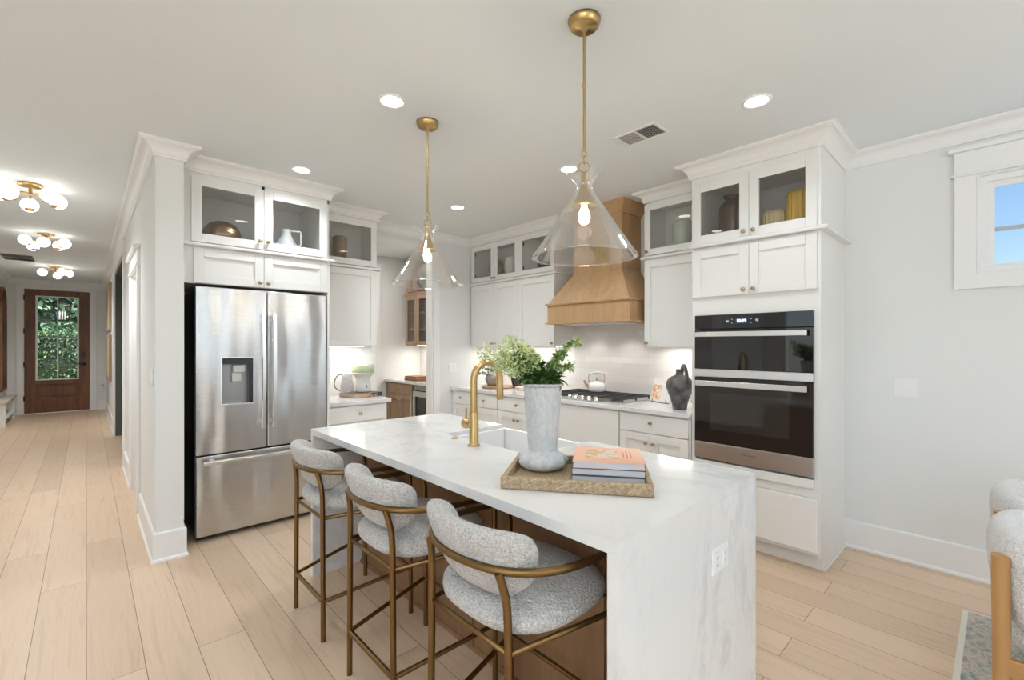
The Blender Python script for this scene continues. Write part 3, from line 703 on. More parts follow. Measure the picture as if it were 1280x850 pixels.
# --- island
t = thing('kitchen_island', 'kitchen island with white waterfall quartz top over a brown oak body', 'island', (1.475, 1.766, 0))
IX0, IX1, IY0, IY1, IZ, TH = .997, 1.953, .670, 2.862, .89, .035
SX0, SY0, SY1 = 1.505, 1.49, 2.185
m = MB(); m.box(IX0, SX0, IY0, IY1, IZ-TH, IZ); m.box(SX0, IX1, IY0, SY0, IZ-TH, IZ); m.box(SX0, IX1, SY1, IY1, IZ-TH, IZ)
m.box(IX0, IX1, IY0, IY0+TH, 0, IZ-TH); m.box(IX0, IX1, IY1-TH, IY1, 0, IZ-TH)
obj('countertop', m, MARBLE, t)
m = MB(); m.box(1.305, SX0-.004, IY0+TH+.001, IY1-TH-.001, 0, IZ-TH-.001); m.box(SX0-.004, 1.925, IY0+TH+.001, SY0-.004, 0, IZ-TH-.001)
m.box(SX0-.004, 1.925, SY1+.004, IY1-TH-.001, 0, IZ-TH-.001); m.box(SX0-.004, 1.925, SY0-.004, SY1+.004, 0, .60)
ib = obj('body', m, ISLWOOD, t)
obj('shoe_moulding', MB().sweep([(1.305, IY0+TH+.002), (1.305, IY1-TH-.002)], [(0, 0), (.014, 0), (.012, .012), (.004, .018), (0, .018)], 1), ISLWOOD, t)
for y in (.95, 1.68, 2.41): obj('panel_batten', MB().box(1.296, 1.3045, y-.02, y+.02, .02, .853), ISLWOOD, t, bevel=.001)
# farmhouse sink
s = thing('apron_sink', 'white apron-front farmhouse sink set in the island top', 'sink', (1.73, 1.83, .65))
m = MB(); w = .022; a0, a1, b0, b1 = SX0+.002, IX1+.018, SY0+.002, SY1-.002; zt, zb = .868, .63
m.box(a0, a0+w, b0, b1, zb, zt); m.box(a1-w, a1, b0, b1, zb, zt); m.box(a0+w, a1-w, b0, b0+w, zb, zt); m.box(a0+w, a1-w, b1-w, b1, zb, zt); m.box(a0+w, a1-w, b0+w, b1-w, zb, zb+.02)
obj('basin', m, PORC, s, bevel=.005)
obj('drain', MB().lathe([(0, .651), (.04, .651), (.045, .653), (.045, .650)], (1.72, 1.83, 0), 'Z', 24), HANDLE, s)
# outlet on the waterfall end
def outlet(label, F, u0, u1, z0, z1, n=2, toggle=False, name='power_outlet', cat='outlet', dark=True):
    o = obj(name, F.box(MB(), u0, u1, z0, z1, 0, .006), PLAST, None, bevel=.002); tag(o, label, cat)
    for k in range(n):
        c = u0+(u1-u0)*(k+.5)/n; h = (z1-z0)*.30; q = (u1-u0)/n*.26; zc = (z0+z1)/2
        r = obj('socket' if not toggle else 'toggle', F.box(MB(), c-q, c+q, zc-h, zc+h, .006, .0085) if not toggle else F.box(MB(), c-.005, c+.005, zc-.012, zc+.012, .006, .016), PLAST, o, bevel=.001)
        if not toggle:
            sl = MB()
            for zz in (zc-h*.5, zc+h*.5):
                for dx in (-.006, .006): F.box(sl, c+dx-.001, c+dx+.001, zz-.004, zz+.004, .0086, .0089)
            obj('slot', sl, BLACK, r)
    return o
outlet('white double outlet plate on the marble end panel of the island', Face('Y', IY0), 1.545, 1.672, .618, .702)
outlet('white two-gang switch plate on the bare wall right of the oven tower', Face('X', XW), .365, .488, 1.06, 1.178, toggle=True, name='light_switch', cat='switch')
outlet('white outlet plate on the wall right of the pantry opening', Face('Y', YB), 3.20, 3.32, 1.07, 1.17)
o = obj('thermostat', MB().box(.312, .325, 3.84, 3.93, 1.12, 1.24), PLAST, None, bevel=.003); tag(o, 'small white keypad on the hall side of the pier', 'switch')
obj('keypad_button', MB().box(.309, .312, 3.86, 3.91, 1.14, 1.22), PLAST, o, bevel=.001)
# ---------------------------------------------------------------- bar stools
def arc_pts(half=.27):
    """plan of the arm rail, front left round the back to front right, local, +X is forward"""
    q = [(.10, .272), (.0, .272), (-.08, .262), (-.15, .235), (-.205, .19), (-.24, .13), (-.258, .065), (-.264, 0)]
    return q+[(x, -y) for x, y in q[-2::-1]]
def smooth_path(pts, n=6):
    P = [Vector(p) for p in pts]; out = []
    for i in range(len(P)-1):
        p0 = P[max(i-1, 0)]; p1 = P[i]; p2 = P[i+1]; p3 = P[min(i+2, len(P)-1)]
        for k in range(n):
            t = k/n
            out.append(.5*((2*p1)+(-p0+p2)*t+(2*p0-5*p1+4*p2-p3)*t*t+(-p0+3*p1-3*p2+p3)*t**3))
    out.append(P[-1]); return out
def cushion_arc(path, thick, z0, z1, lean=0, inward=.04, n_end=4.5, M=26, smid=0.0, droop=0.0):
    """upholstered band following a plan path (Vectors, xy), rounded section and rounded ends"""
    Np = len(path); rows = []
    for i, p in enumerate(path):
        s = -1+2*i/(Np-1)
        t = (path[min(i+1, Np-1)]-path[max(i-1, 0)]); t.z = 0; t.normalize()
        nrm = Vector((-t.y, t.x, 0))
        if nrm.dot(Vector((.1, 0, 0))-Vector((p.x, p.y, 0))) < 0: nrm = -nrm
        e = max(1-abs(s)**n_end, 0)**.5
        hz = (z1-z0)/2*max(e, .03); th = thick/2*max(e**.6, .03); zc = (z0+z1)/2-droop*abs(s)**2
        row = []
        for k in range(M):
            a = 2*PI*k/M; ca, sa = math.cos(a), math.sin(a)
            u = math.copysign(abs(ca)**.62, ca)*th; v = math.copysign(abs(sa)**.62, sa)*hz
            q = Vector((p.x, p.y, 0))+nrm*(inward+u)-nrm*lean*(v/(z1-z0))
            row.append((q.x, q.y, zc+v))
        rows.append(row)
    return MB().grid(rows, closed_v=True, cap0=True, cap1=True)
def pad(cx, cy, ax, ay, z0, z1, nexp=3.0, rear=None, M=56, R=14, crown=.012):
    """soft seat pad: superellipse in plan, domed"""
    rows = []
    for i in range(R+1):
        f = -PI/2+PI*i/R; cz = math.sin(f); r = abs(math.cos(f))**.42
        row = []
        for k in range(M):
            a = 2*PI*k/M; ca, sa = math.cos(a), math.sin(a)
            x = math.copysign(abs(ca)**(2/nexp), ca)*ax*r; y = math.copysign(abs(sa)**(2/nexp), sa)*ay*r
            if x < 0 and rear: y *= 1-rear*(x/ax)**2
            z = (z0+z1)/2+math.copysign(abs(cz)**.8, cz)*(z1-z0)/2+(crown*(1-(x/ax)**2)*(1-(y/ay)**2) if cz > 0 else 0)
            row.append((cx+x, cy+y, z))
        rows.append(row)
    return MB().grid(rows, closed_v=True, cap0=True, cap1=True)
def make_stool():
    t = thing('bar_stool', 'x', 'bar stool', (0, 0, 0), 'boucle bar stools along the island')
    RT = .0115
    # rail with arms curving down into the front legs
    plan = arc_pts(); z = lambda x: .800-.020*max(0, (x+.26)/.36)
    rail = [Vector((x, y, z(x))) for x, y in plan]
    fr = lambda s: [Vector((.16, .270*s, .772)), Vector((.195, .268*s, .748)), Vector((.207, .266*s, .705)), Vector((.208, .265*s, .66))]
    pts = smooth_path(fr(1)[::-1]+rail+fr(-1), 5)
    obj('arm_rail', MB().tube(pts, RT, 12), BRONZE, t)
    for s in (1, -1):
        obj('leg', MB().tube([(.208, .265*s, .662), (.210, .265*s, .3), (.212, .265*s, 0)], RT, 12), BRONZE, t)
        lp = smooth_path([(-.232, .165*s, .796), (-.222, .172*s, .755), (-.213, .18*s, .69), (-.212, .184*s, .5), (-.212, .190*s, 0)], 4)
        obj('leg', MB().tube(lp, RT, 12), BRONZE, t)
    def bar(p, q, r=.009): return MB().tube([p, q], r, 10)
    for s in (1, -1):
        obj('stretcher', bar((-.212, .188*s, .185), (.211, .265*s, .24), .0095), BRONZE, t)
    obj('stretcher', bar((.211, -.265, .24), (.211, .265, .24), .0095), BRONZE, t)
    obj('footrest', bar((-.212, -.188, .185), (-.212, .188, .185), .0105), BRONZE, t)
    m = MB(); fp = smooth_path([(.209, .265, .578), (-.212, .185, .578), (-.212, -.185, .578), (.209, -.265, .578)], 1); m.tube(fp, .009, 10); m.tube([(.209, .265, .578), (.209, -.265, .578)], .009, 10)
    obj('seat_frame', m, BRONZE, t)
    obj('seat', pad(.015, 0, .235, .245, .585, .675, 3.0, .12), BOUCLE, t)
    path = smooth_path([Vector((x, y, 0)) for x, y in [(-.135, .232), (-.165, .215)]+plan[4:-4]+[(-.165, -.215), (-.135, -.232)]], 5)
    cb = cushion_arc(path, .080, .690, .900, lean=.085, inward=.048, n_end=5)
    obj('backrest', cb, BOUCLE, t)
    return t
st = make_stool(); stools = [(1.03, 1.075, 'boucle bar stool nearest the marble end panel of the island, largest of the three'),
                             (1.03, 1.700, 'middle grey boucle bar stool with bronze legs, between the other two'),
                             (1.03, 2.375, 'boucle bar stool at the refrigerator end of the island, smallest of the three')]
for i, (x, y, lab) in enumerate(stools):
    o = st if i == 0 else copy_tree(st)
    o.location = (x, y, 0); o['label'] = lab

# ---------------------------------------------------------------- dining chairs and rug
def make_chair():
    """faces -Y; origin below the seat centre"""
    t = thing('dining_chair', 'x', 'chair', (0, 0, 0), 'white boucle dining chairs on the patterned rug')
    for s in (1, -1):
        m = MB(); rows = []
        for k in range(9):
            z = .705*k/8; y = .236+.002*(k/8)**2; r = .023+.003*k/8
            rows.append([(s*.215+r*math.cos(2*PI*j/16), y+r*.9*math.sin(2*PI*j/16), z) for j in range(16)])
        m.grid(rows, closed_v=True, cap0=True, cap1=True); obj('leg', m, CHAIRWOOD, t)
        m = MB().tube([(s*.22, -.20, 0), (s*.22, -.20, .40)], [.017, .024], 16); obj('leg', m, CHAIRWOOD, t)
        m = MB(); m.box(s*.218-.012, s*.218+.012, -.20, .235, .32, .38); obj('side_rail', m, CHAIRWOOD, t, bevel=.004)
    obj('back_rail', MB().box(-.21, .21, .215, .240, .32, .38), CHAIRWOOD, t, bevel=.004)
    obj('front_rail', MB().box(-.22, .22, -.215, -.19, .32, .38), CHAIRWOOD, t, bevel=.004)
    obj('seat', pad(0, -.01, .24, .235, .37, .47, 4.0), BOUCLEW, t)
    pth = smooth_path([Vector(p) for p in ((.235, .02, 0), (.236, .12, 0), (.215, .205, 0), (.12, .252, 0), (0, .265, 0), (-.12, .252, 0), (-.215, .205, 0), (-.236, .12, 0), (-.235, .02, 0))], 4)
    rows = []
    Np = len(pth)
    for i, p in enumerate(pth):
        s = -1+2*i/(Np-1); tg = (pth[min(i+1, Np-1)]-pth[max(i-1, 0)]).normalized(); n = Vector((-tg.y, tg.x, 0))
        if n.y > 0: n = -n
        if abs(n.y) < .2: n = Vector((-math.copysign(1, p.x), 0, 0))
        e = max(1-abs(s)**5, 0)**.5; hz = .155*max(e, .03); th = .05*max(e**.5, .03); row = []
        for k in range(24):
            a = 2*PI*k/24; ca, sa = math.cos(a), math.sin(a)
            u = math.copysign(abs(ca)**.8, ca)*th; v = math.copysign(abs(sa)**.75, sa)*hz
            q = p+n*(.025+u); row.append((q.x, q.y+v*.10-.019, .615+v))
        rows.append(row)
    obj('backrest', MB().grid(rows, closed_v=True, cap0=True, cap1=True), BOUCLEW, t)
    return t
ch = make_chair()
for i, (x, y, rz, lab) in enumerate(((2.40, -.235, .0, 'white boucle dining chair with an oak post, nearer one at the right edge'),
                                     (2.97, -.235, .0, 'second white boucle dining chair, showing behind the nearer one by the wall'))):
    o = ch if i == 0 else copy_tree(ch); o.location = (x, y, 0.008); o.rotation_euler = (0, 0, rz); o['label'] = lab

def m_rug():
    m = mat('rug pile', (.6, .6, .55), .95); v = coords(m); v2 = coords(m, scale=(1, 1, 1))
    vo = N(m, 'ShaderNodeTexVoronoi', distance='MANHATTAN'); vo.inputs['Scale'].default_value = 11; L(m, v, vo.inputs['Vector'])
    n = noise(m, v, 22, 5, .7, .5)
    c1 = ramp(m, n, [(.36, (.07, .12, .14)), (.46, (.26, .34, .34)), (.53, (.66, .61, .50)), (.62, (.30, .17, .15))])
    c2 = ramp(m, vo.outputs['Distance'], [(.1, (.58, .55, .46)), (.35, (.24, .30, .31)), (.6, (.48, .42, .37))])
    c = mixc(m, .5, c1, c2); L(m, c, B(m).inputs['Base Color']); bump(m, noise(m, v, 300, 2), .5, .003); return m
t = thing('area_rug', 'faded blue-grey and cream patterned rug under the dining chairs', 'rug', (2.6, -.9, 0))
obj('pile', MB().box(1.0, 3.365, -2.6, .125, 0.001, .009), m_rug(), t)
m = MB()
for k in range(0, 400):
    y = -2.6+2.725*k/400; m.box(3.365, 3.385+random.uniform(0, .006), y, y+.004, .001, .005)
obj('fringe', m, mat('rug fringe', (.72, .69, .6), .9), t)
obj('binding', MB().box(1.0, 3.37, .120, .142, .001, .0095), mat('rug binding', (.70, .67, .58), .9), t)

# ---------------------------------------------------------------- pendants
def pendant(x, y, label):
    t = thing('pendant_light', label, 'pendant light', (x, y, CZ), 'clear glass pendants over the island')
    obj('canopy', MB().lathe([(0, -.001), (.066, -.001), (.064, -.012), (.056, -.030), (.052, -.033), (.014, -.034), (.010, -.05), (0, -.05)], (x, y, CZ), 'Z', 40), BRASSD, t)
    obj('rod', MB().tube([(x, y, CZ-.04), (x, y, 2.185)], .0055, 12).lathe([(.0055, 2.44), (.0075, 2.443), (.0075, 2.457), (.0055, 2.46)], (x, y, 0), 'Z', 12), BRASSD, t)
    def ring(z, r, rot, sx=1.0):
        return [(x+math.cos(rot)*r*sx*math.cos(a), y+math.sin(rot)*r*sx*math.cos(a), z+r*math.sin(a)) for a in [2*PI*k/20 for k in range(20)]]
    for i, (z, r) in enumerate(((2.172, .016), (2.148, .016), (2.120, .021))):
        obj('chain_link', MB().tube(ring(z, r, -YAW*(1 if i % 2 else 1)+(PI/2 if i == 1 else 0), .62 if i < 2 else 1), .0028, 8, closed=True), BRASSD, t)
    cap = [(0, 2.098), (.010, 2.098), (.012, 2.085), (.012, 2.055), (.016, 2.050), (.018, 2.035), (.028, 2.010), (.050, 1.968), (.054, 1.960), (.051, 1.956), (.018, 1.972), (0, 1.972)]
    obj('socket_cap', MB().lathe(cap, (x, y, 0), 'Z', 36), BRASSD, t)
    ruf = lambda a, h: 1+(.16*math.cos(5*a+.6)*max(0, min(1, (h-2.055)/.03)))
    prof = [(.066, 2.098), (.054, 2.075), (.036, 2.052), (.033, 2.036), (.040, 2.015), (.060, 1.985), (.095, 1.930), (.135, 1.868), (.175, 1.808), (.206, 1.764), (.213, 1.752)]
    inner = [(r-.0035, h-.001) for r, h in prof[::-1]]
    obj('glass_shade', MB().lathe(prof+inner+[prof[0]], (x, y, 0), 'Z', 64, fn=ruf), SHADEGL, t)
    b = [(0, 1.975), (.012, 1.974), (.013, 1.955), (.022, 1.935), (.025, 1.915), (.021, 1.898), (.010, 1.888), (0, 1.886)]
    obj('bulb', MB().lathe(b, (x, y, 0), 'Z', 24), BULB, t)
    d = bpy.data.lights.new('pendant_glow', 'POINT'); d.energy = 5; d.color = (1, .86, .68); d.shadow_soft_size = .03
    o = bpy.data.objects.new('pendant_glow', d); C.objects.link(o); o.parent = t; o.location = (0, 0, 1.86-CZ)
pendant(1.475, 1.154, 'brass and clear glass cone pendant hanging over the near end of the island')
pendant(1.475, 2.315, 'brass and clear glass cone pendant over the island end towards the refrigerator')

# ---------------------------------------------------------------- ceiling downlights, vents, hall lights
def downlight(x, y, label, e=31):
    t = thing('recessed_light', label, 'ceiling light', (x, y, CZ), 'recessed downlights in the kitchen ceiling')
    obj('trim_ring', MB().lathe([(.074, 0), (.074, -.004), (.066, -.009), (.058, -.006), (.056, 0)], (x, y, CZ), 'Z', 36), PLAST, t)
    obj('lens', MB().lathe([(0, -.004), (.057, -.004), (.057, -.001), (0, -.001)], (x, y, CZ), 'Z', 36), LAMPW, t)
    d = bpy.data.lights.new('downlight_beam', 'SPOT'); d.energy = e; d.spot_size = 2.5; d.spot_blend = .9; d.shadow_soft_size = .06; d.color = (.86, .94, 1)
    o = bpy.data.objects.new('downlight_beam', d); C.objects.link(o); o.parent = t; o.location = (0, 0, -.02)
downlight(1.205, 2.242, 'round recessed ceiling light above the stools, left of the pendants', 27)
downlight(2.643, .902, 'round recessed ceiling light in front of the oven tower', 25)
downlight(1.182, 3.585, 'round recessed ceiling light in front of the refrigerator cabinets', 40)
downlight(2.595, 3.548, 'round recessed ceiling light furthest into the kitchen, near the pantry opening', 48)
downlight(2.637, 2.208, 'round recessed ceiling light in front of the range hood, behind the near pendant', 40)
downlight(-.7, .6, 'round recessed ceiling light above the walkway beside the stools')
downlight(1.2, -2.4, 'round recessed ceiling light over the dining rug', 14)
downlight(2.9, -2.4, 'round recessed ceiling light over the dining side, by the high window', 14)
downlight(-.4, 2.9, 'round recessed ceiling light at the start of the hall')
def vent(label, x0, x1, y0, y1, along):
    t = thing('ceiling_vent', label, 'vent', ((x0+x1)/2, (y0+y1)/2, CZ))
    m = MB(); f = .018; z0, z1 = CZ-.006, CZ-.0005
    m.box(x0, x0+f, y0, y1, z0, z1).box(x1-f, x1, y0, y1, z0, z1).box(x0+f, x1-f, y0, y0+f, z0, z1).box(x0+f, x1-f, y1-f, y1, z0, z1)
    ym = (y0+y1)/2; m.box(x0+f, x1-f, ym-.006, ym+.006, z0, z1); obj('frame', m, PLAST, t)
    obj('duct', MB().box(x0+f, x1-f, y0+f, y1-f, CZ-.0012, CZ-.0004), mat('duct grey', (.14, .14, .14), .8), t)
    for half, (a, b) in enumerate(((y0+f, ym-.006), (ym+.006, y1-f))):
        m = MB(); nl = 9
        for k in range(nl):
            y = a+(b-a)*(k+.5)/nl; tl = 0; w = (b-a)/nl*.51 if half else .0035
            m.add([(x0+f, y-w+tl, CZ-.006), (x1-f, y-w+tl, CZ-.006), (x1-f, y+w, CZ-.002), (x0+f, y+w, CZ-.002)], [(0, 1, 2, 3)])
        obj('louvre_bank', m, PLAST, t)
    return t
vent('white rectangular ceiling vent between the two right-hand recessed lights', 2.445, 2.630, 1.395, 1.690, 'Y')
m_v = vent('ceiling vent at the far end of the hall, left of the hall lights', -.93, -.57, 9.75, 10.45, 'Y')
def hall_light(x, y, rot, label):
    t = thing('flush_light', label, 'ceiling light', (x, y, CZ), 'brass flush lights along the hall ceiling')
    obj('canopy', MB().lathe([(0, -.001), (.075, -.001), (.075, -.015), (.06, -.026), (.012, -.03), (.012, -.085), (0, -.085)], (x, y, CZ), 'Z', 28), BRASS, t)
    for k in range(5):
        a = rot+2*PI*k/5; r = .155+.03*(k % 2); dz = -.10-.03*(k % 2); ca, sa = math.cos(a), math.sin(a)
        obj('arm', MB().tube([(x, y, CZ-.08), (x+.08*ca, y+.08*sa, CZ-.09), (x+(r-.02)*ca, y+(r-.02)*sa, CZ+dz+.0)], .007, 10).lathe([(0, -.02), (.03, -.016), (.034, 0), (.026, .006), (0, .006)], (x+(r-.0)*ca, y+r*sa, CZ+dz-.035), 'Z', 16), BRASS, t)
        g = obj('globe', MB().lathe([(.058*math.sin(PI*i/12), .058*math.cos(PI*i/12)) for i in range(13)], (x+r*1.12*ca, y+r*1.12*sa, CZ+dz), 'Z', 24), GLOBE, t)
    d = bpy.data.lights.new('hall_glow', 'SPOT'); d.energy = 85; d.spot_size = 2.75; d.spot_blend = .9; d.color = (.96, .97, .97); d.shadow_soft_size = .12
    o = bpy.data.objects.new('hall_glow', d); C.objects.link(o); o.parent = t; o.location = (0, 0, -.20)
hall_light(-.335, 5.42, .4, 'brass flush ceiling light with white globes nearest in the hall')
hall_light(-.353, 7.75, .9, 'middle brass flush ceiling light with white globes in the hall')
hall_light(-.385, 10.85, .2, 'brass flush ceiling light with white globes closest to the front door')

# ---------------------------------------------------------------- under-cabinet strips
def strip(x0, x1, y0, y1, z, power, label):
    o = obj('light_strip', MB().box(x0, x1, y0, y1, z-.006, z-.0005), LED); tag(o, label, 'light strip')
    a = area('under_cabinet_glow', ((x0+x1)/2, (y0+y1)/2, z-.012), (0, 0, 0), abs(x1-x0), abs(y1-y0), power, (1, .95, .87)); a.parent = None
strip(3.72, 3.745, 1.62, 2.08, 1.385, 1.8, 'led strip under the narrow upper cabinet beside the oven tower')
strip(3.72, 3.745, 3.22, 4.45, 1.385, 4.5, 'led strip under the upper cabinets left of the hood')
strip(1.58, 2.06, 4.42, 4.445, 1.385, 2.6, 'led strip under the coffee corner upper cabinet')
strip(3.70, 3.725, 5.30, 6.10, 1.39, 5.0, 'led strip under the oak pantry wall cabinet')
for yy in (2.45, 2.85):
    d = bpy.data.lights.new('hood_lamp', 'SPOT'); d.energy = 5; d.spot_size = 2.2; d.spot_blend = .8; d.shadow_soft_size = .03; d.color = (1, .93, .84)
    o = bpy.data.objects.new('hood_lamp', d); C.objects.link(o); o.location = (3.66, yy, 1.585)
# pantry ceiling and study daylight
area('pantry_ceiling_lamp', (2.6, 5.5, CZ-.02), (0, 0, 0), .3, .3, 16, (1, .96, .9))

# ---------------------------------------------------------------- faucet, button
t = thing('faucet', 'tall brushed brass gooseneck faucet standing beside the island sink', 'faucet', (1.436, 1.825, .89))
fx, fy = 1.436, 1.825
obj('base', MB().lathe([(0, .89), (.031, .89), (.031, .897), (.026, .901), (.024, .903), (.024, 1.055), (.0205, 1.060), (0, 1.060)], (fx, fy, 0), 'Z', 32), BRASS, t)
pts = [(fx, fy, 1.05), (fx, fy, 1.15), (fx, fy, 1.222)]+[(fx+.0875-.0875*math.cos(a), fy, 1.222+.088*math.sin(a)) for a in [PI*k/18 for k in range(1, 19)]]+[(fx+.175, fy, 1.19)]
obj('gooseneck', MB().tube(pts, .0175, 20), BRASS, t)
sp = obj('spray_head', MB().lathe([(.0175, 1.2), (.0185, 1.19), (.0185, 1.115), (.016, 1.108), (0, 1.108)], (fx+.175, fy, 0), 'Z', 24), BRASS, t)
obj('spray_button', MB().box(fx+.190, fx+.1975, fy-.006, fy+.006, 1.13, 1.18), BLACK, sp, bevel=.002)
v = obj('valve', MB().lathe([(0, 0), (.026, 0), (.026, .012), (.022, .014), (.022, .055), (.026, .058), (.026, .072), (0, .074)], (fx, fy+.0, .995), 'Y', 28), BRASS, t)
obj('lever', MB().tube([(fx, fy+.064, 1.0), (fx, fy+.064, 1.075)], [.0055, .005], 12), BRASS, v)
o = obj('disposal_button', MB().lathe([(0, .89), (.020, .89), (.020, .894), (.016, .897), (.012, .897), (.011, .901), (0, .901)], (1.468, 2.035, 0), 'Z', 24), KNOB); tag(o, 'small round metal air-switch button left of the faucet', 'button')

# ---------------------------------------------------------------- tray, vase, greenery, books
def m_weave():
    m = mat('woven seagrass', (.45, .33, .2), .75); v = coords(m)
    br = N(m, 'ShaderNodeTexBrick'); br.offset = .5
    for q, x in (('Scale', 1), ('Mortar Size', .0015), ('Mortar Smooth', .5), ('Brick Width', .016), ('Row Height', .0065)): br.inputs[q].default_value = x
    br.inputs['Color1'].default_value = (.50, .36, .21, 1); br.inputs['Color2'].default_value = (.25, .16, .085, 1); br.inputs['Mortar'].default_value = (.14, .09, .05, 1)
    sep = N(m, 'ShaderNodeSeparateXYZ'); L(m, v, sep.inputs[0]); ad = N(m, 'ShaderNodeMath', operation='ADD'); L(m, sep.outputs[0], ad.inputs[0]); L(m, sep.outputs[1], ad.inputs[1])
    ad2 = N(m, 'ShaderNodeMath', operation='MULTIPLY_ADD'); ad2.inputs[1].default_value = .5; L(m, sep.outputs[1], ad2.inputs[0]); L(m, sep.outputs[2], ad2.inputs[2])
    cb = N(m, 'ShaderNodeCombineXYZ'); L(m, ad.outputs[0], cb.inputs[0]); L(m, ad2.outputs[0], cb.inputs[1]); L(m, cb.outputs[0], br.inputs['Vector'])
    n = noise(m, v, 90, 4, .7); c = mixc(m, .55, br.outputs['Color'], ramp(m, n, [(.35, (.27, .18, .10)), (.65, (.62, .49, .33))]))
    L(m, c, B(m).inputs['Base Color']); bump(m, n, .5, .004); return m
WEAVE = m_weave()
TA = math.atan2(-.42, .305)                    # long side of the tray
TC = Vector((1.375, 1.108, .89))
def local(mb, c, ang): return mb.xform(Matrix.Translation(c) @ Matrix.Rotation(ang, 4, 'Z'))
t = thing('serving_tray', 'rectangular woven seagrass tray carrying the vase and books on the island', 'tray', tuple(TC))
a, b, w, h = .262, .185, .019, .043
obj('tray_floor', local(MB().box(-a+w, a-w, -b+w, b-w, .001, .010), TC, TA), WEAVE, t)
obj('rim', local(MB().box(-a, a, -b, -b+w, .001, h).box(-a, a, b-w, b, .001, h).box(-a, -a+w, -b+w, b-w, .001, h).box(a-w, a, -b+w, b-w, .001, h), TC, TA), WEAVE, t, bevel=.004)
def m_stone():
    m = mat('pale textured ceramic', (.55, .57, .575), .6); v = coords(m, scale=(1, 1, .55)); n = noise(m, v, 60, 5, .7, .8)
    c = ramp(m, n, [(.35, (.47, .48, .485)), (.62, (.58, .59, .595))]); L(m, c, B(m).inputs['Base Color']); bump(m, n, .35, .006); return m
STONE = m_stone()
VX, VY = 1.355, 1.272
ribs = lambda a, h: 1+(.085*math.cos(9*a)*max(0, 1-abs(h-.935)/.036) if h < .972 else (.022*math.sin(13*a+6*math.sin(h*38))*math.sin(h*90+3*a)+.012*math.sin(29*a+h*60)))
z0 = .902
prof = [(0, z0), (.058, z0), (.078, z0+.004), (.092, z0+.018), (.097, z0+.033), (.092, z0+.049), (.078, z0+.060), (.063, z0+.066), (.0575, z0+.072)]
prof += [(.0575+(.078-.0575)*(k/40)**1.1, z0+.072+(.265)*k/40) for k in range(1, 41)]
zt = z0+.340; prof += [(.083, zt-.008), (.085, zt-.001), (.081, zt+.004), (.076, zt), (.072, zt-.04), (.055, zt-.24), (0, zt-.25)]
o = obj('vase', MB().lathe(prof, (VX, VY, 0), 'Z', 144, fn=ribs), STONE); tag(o, 'tall pale grey textured ceramic vase with a ribbed bulb foot, on the woven tray', 'vase')
LEAFD = mat('dark green leaf', (.07, .14, .03), .5); LEAFM = mat('mid green leaf', (.16, .27, .07), .5); LEAFL = mat('pale green floret', (.60, .68, .34), .6); STEMM = mat('plant stem', (.2, .28, .1), .6)
def leaf(m, p, d, ln, wd, curl=.25):
    d = d.normalized(); s_ = d.cross(Vector((random.uniform(-.3, .3), random.uniform(-.3, .3), 1)))
    if s_.length < .05: s_ = d.cross(Vector((1, 0, 0)))
    s_.normalize(); n = s_.cross(d).normalized(); P = []
    for tt, ww in ((0, .08), (.28, .85), (.55, 1), (.82, .6), (1, .04)):
        c = p+d*ln*tt-n*curl*ln*tt*tt; P += [c-s_*wd*.5*ww+n*.12*wd*ww, c, c+s_*wd*.5*ww+n*.12*wd*ww]
    m.add(P, [(i*3+j, i*3+j+1, i*3+j+4, i*3+j+3) for i in range(4) for j in range(2)], True)
def rdir(base, spread): return (base+Vector((random.gauss(0, 1), random.gauss(0, 1), random.gauss(0, 1)))*spread).normalized()
def floret(m, c, r, n):
    for _ in range(n):
        d = rdir(Vector((0, 0, .2)), 1); leaf(m, c+d*r*random.uniform(.2, 1), rdir(d, .5), r*random.uniform(.5, .8), r*.55, .1)
cr = Vector((math.cos(-YAW), math.sin(-YAW), 0)); cf = Vector((math.sin(YAW), math.cos(YAW), 0))
g = thing('cut_greenery', 'leafy green branches with pale green blossoms arranged in the grey vase', 'plant', (VX, VY, zt))
base = Vector((VX, VY, zt-.03))
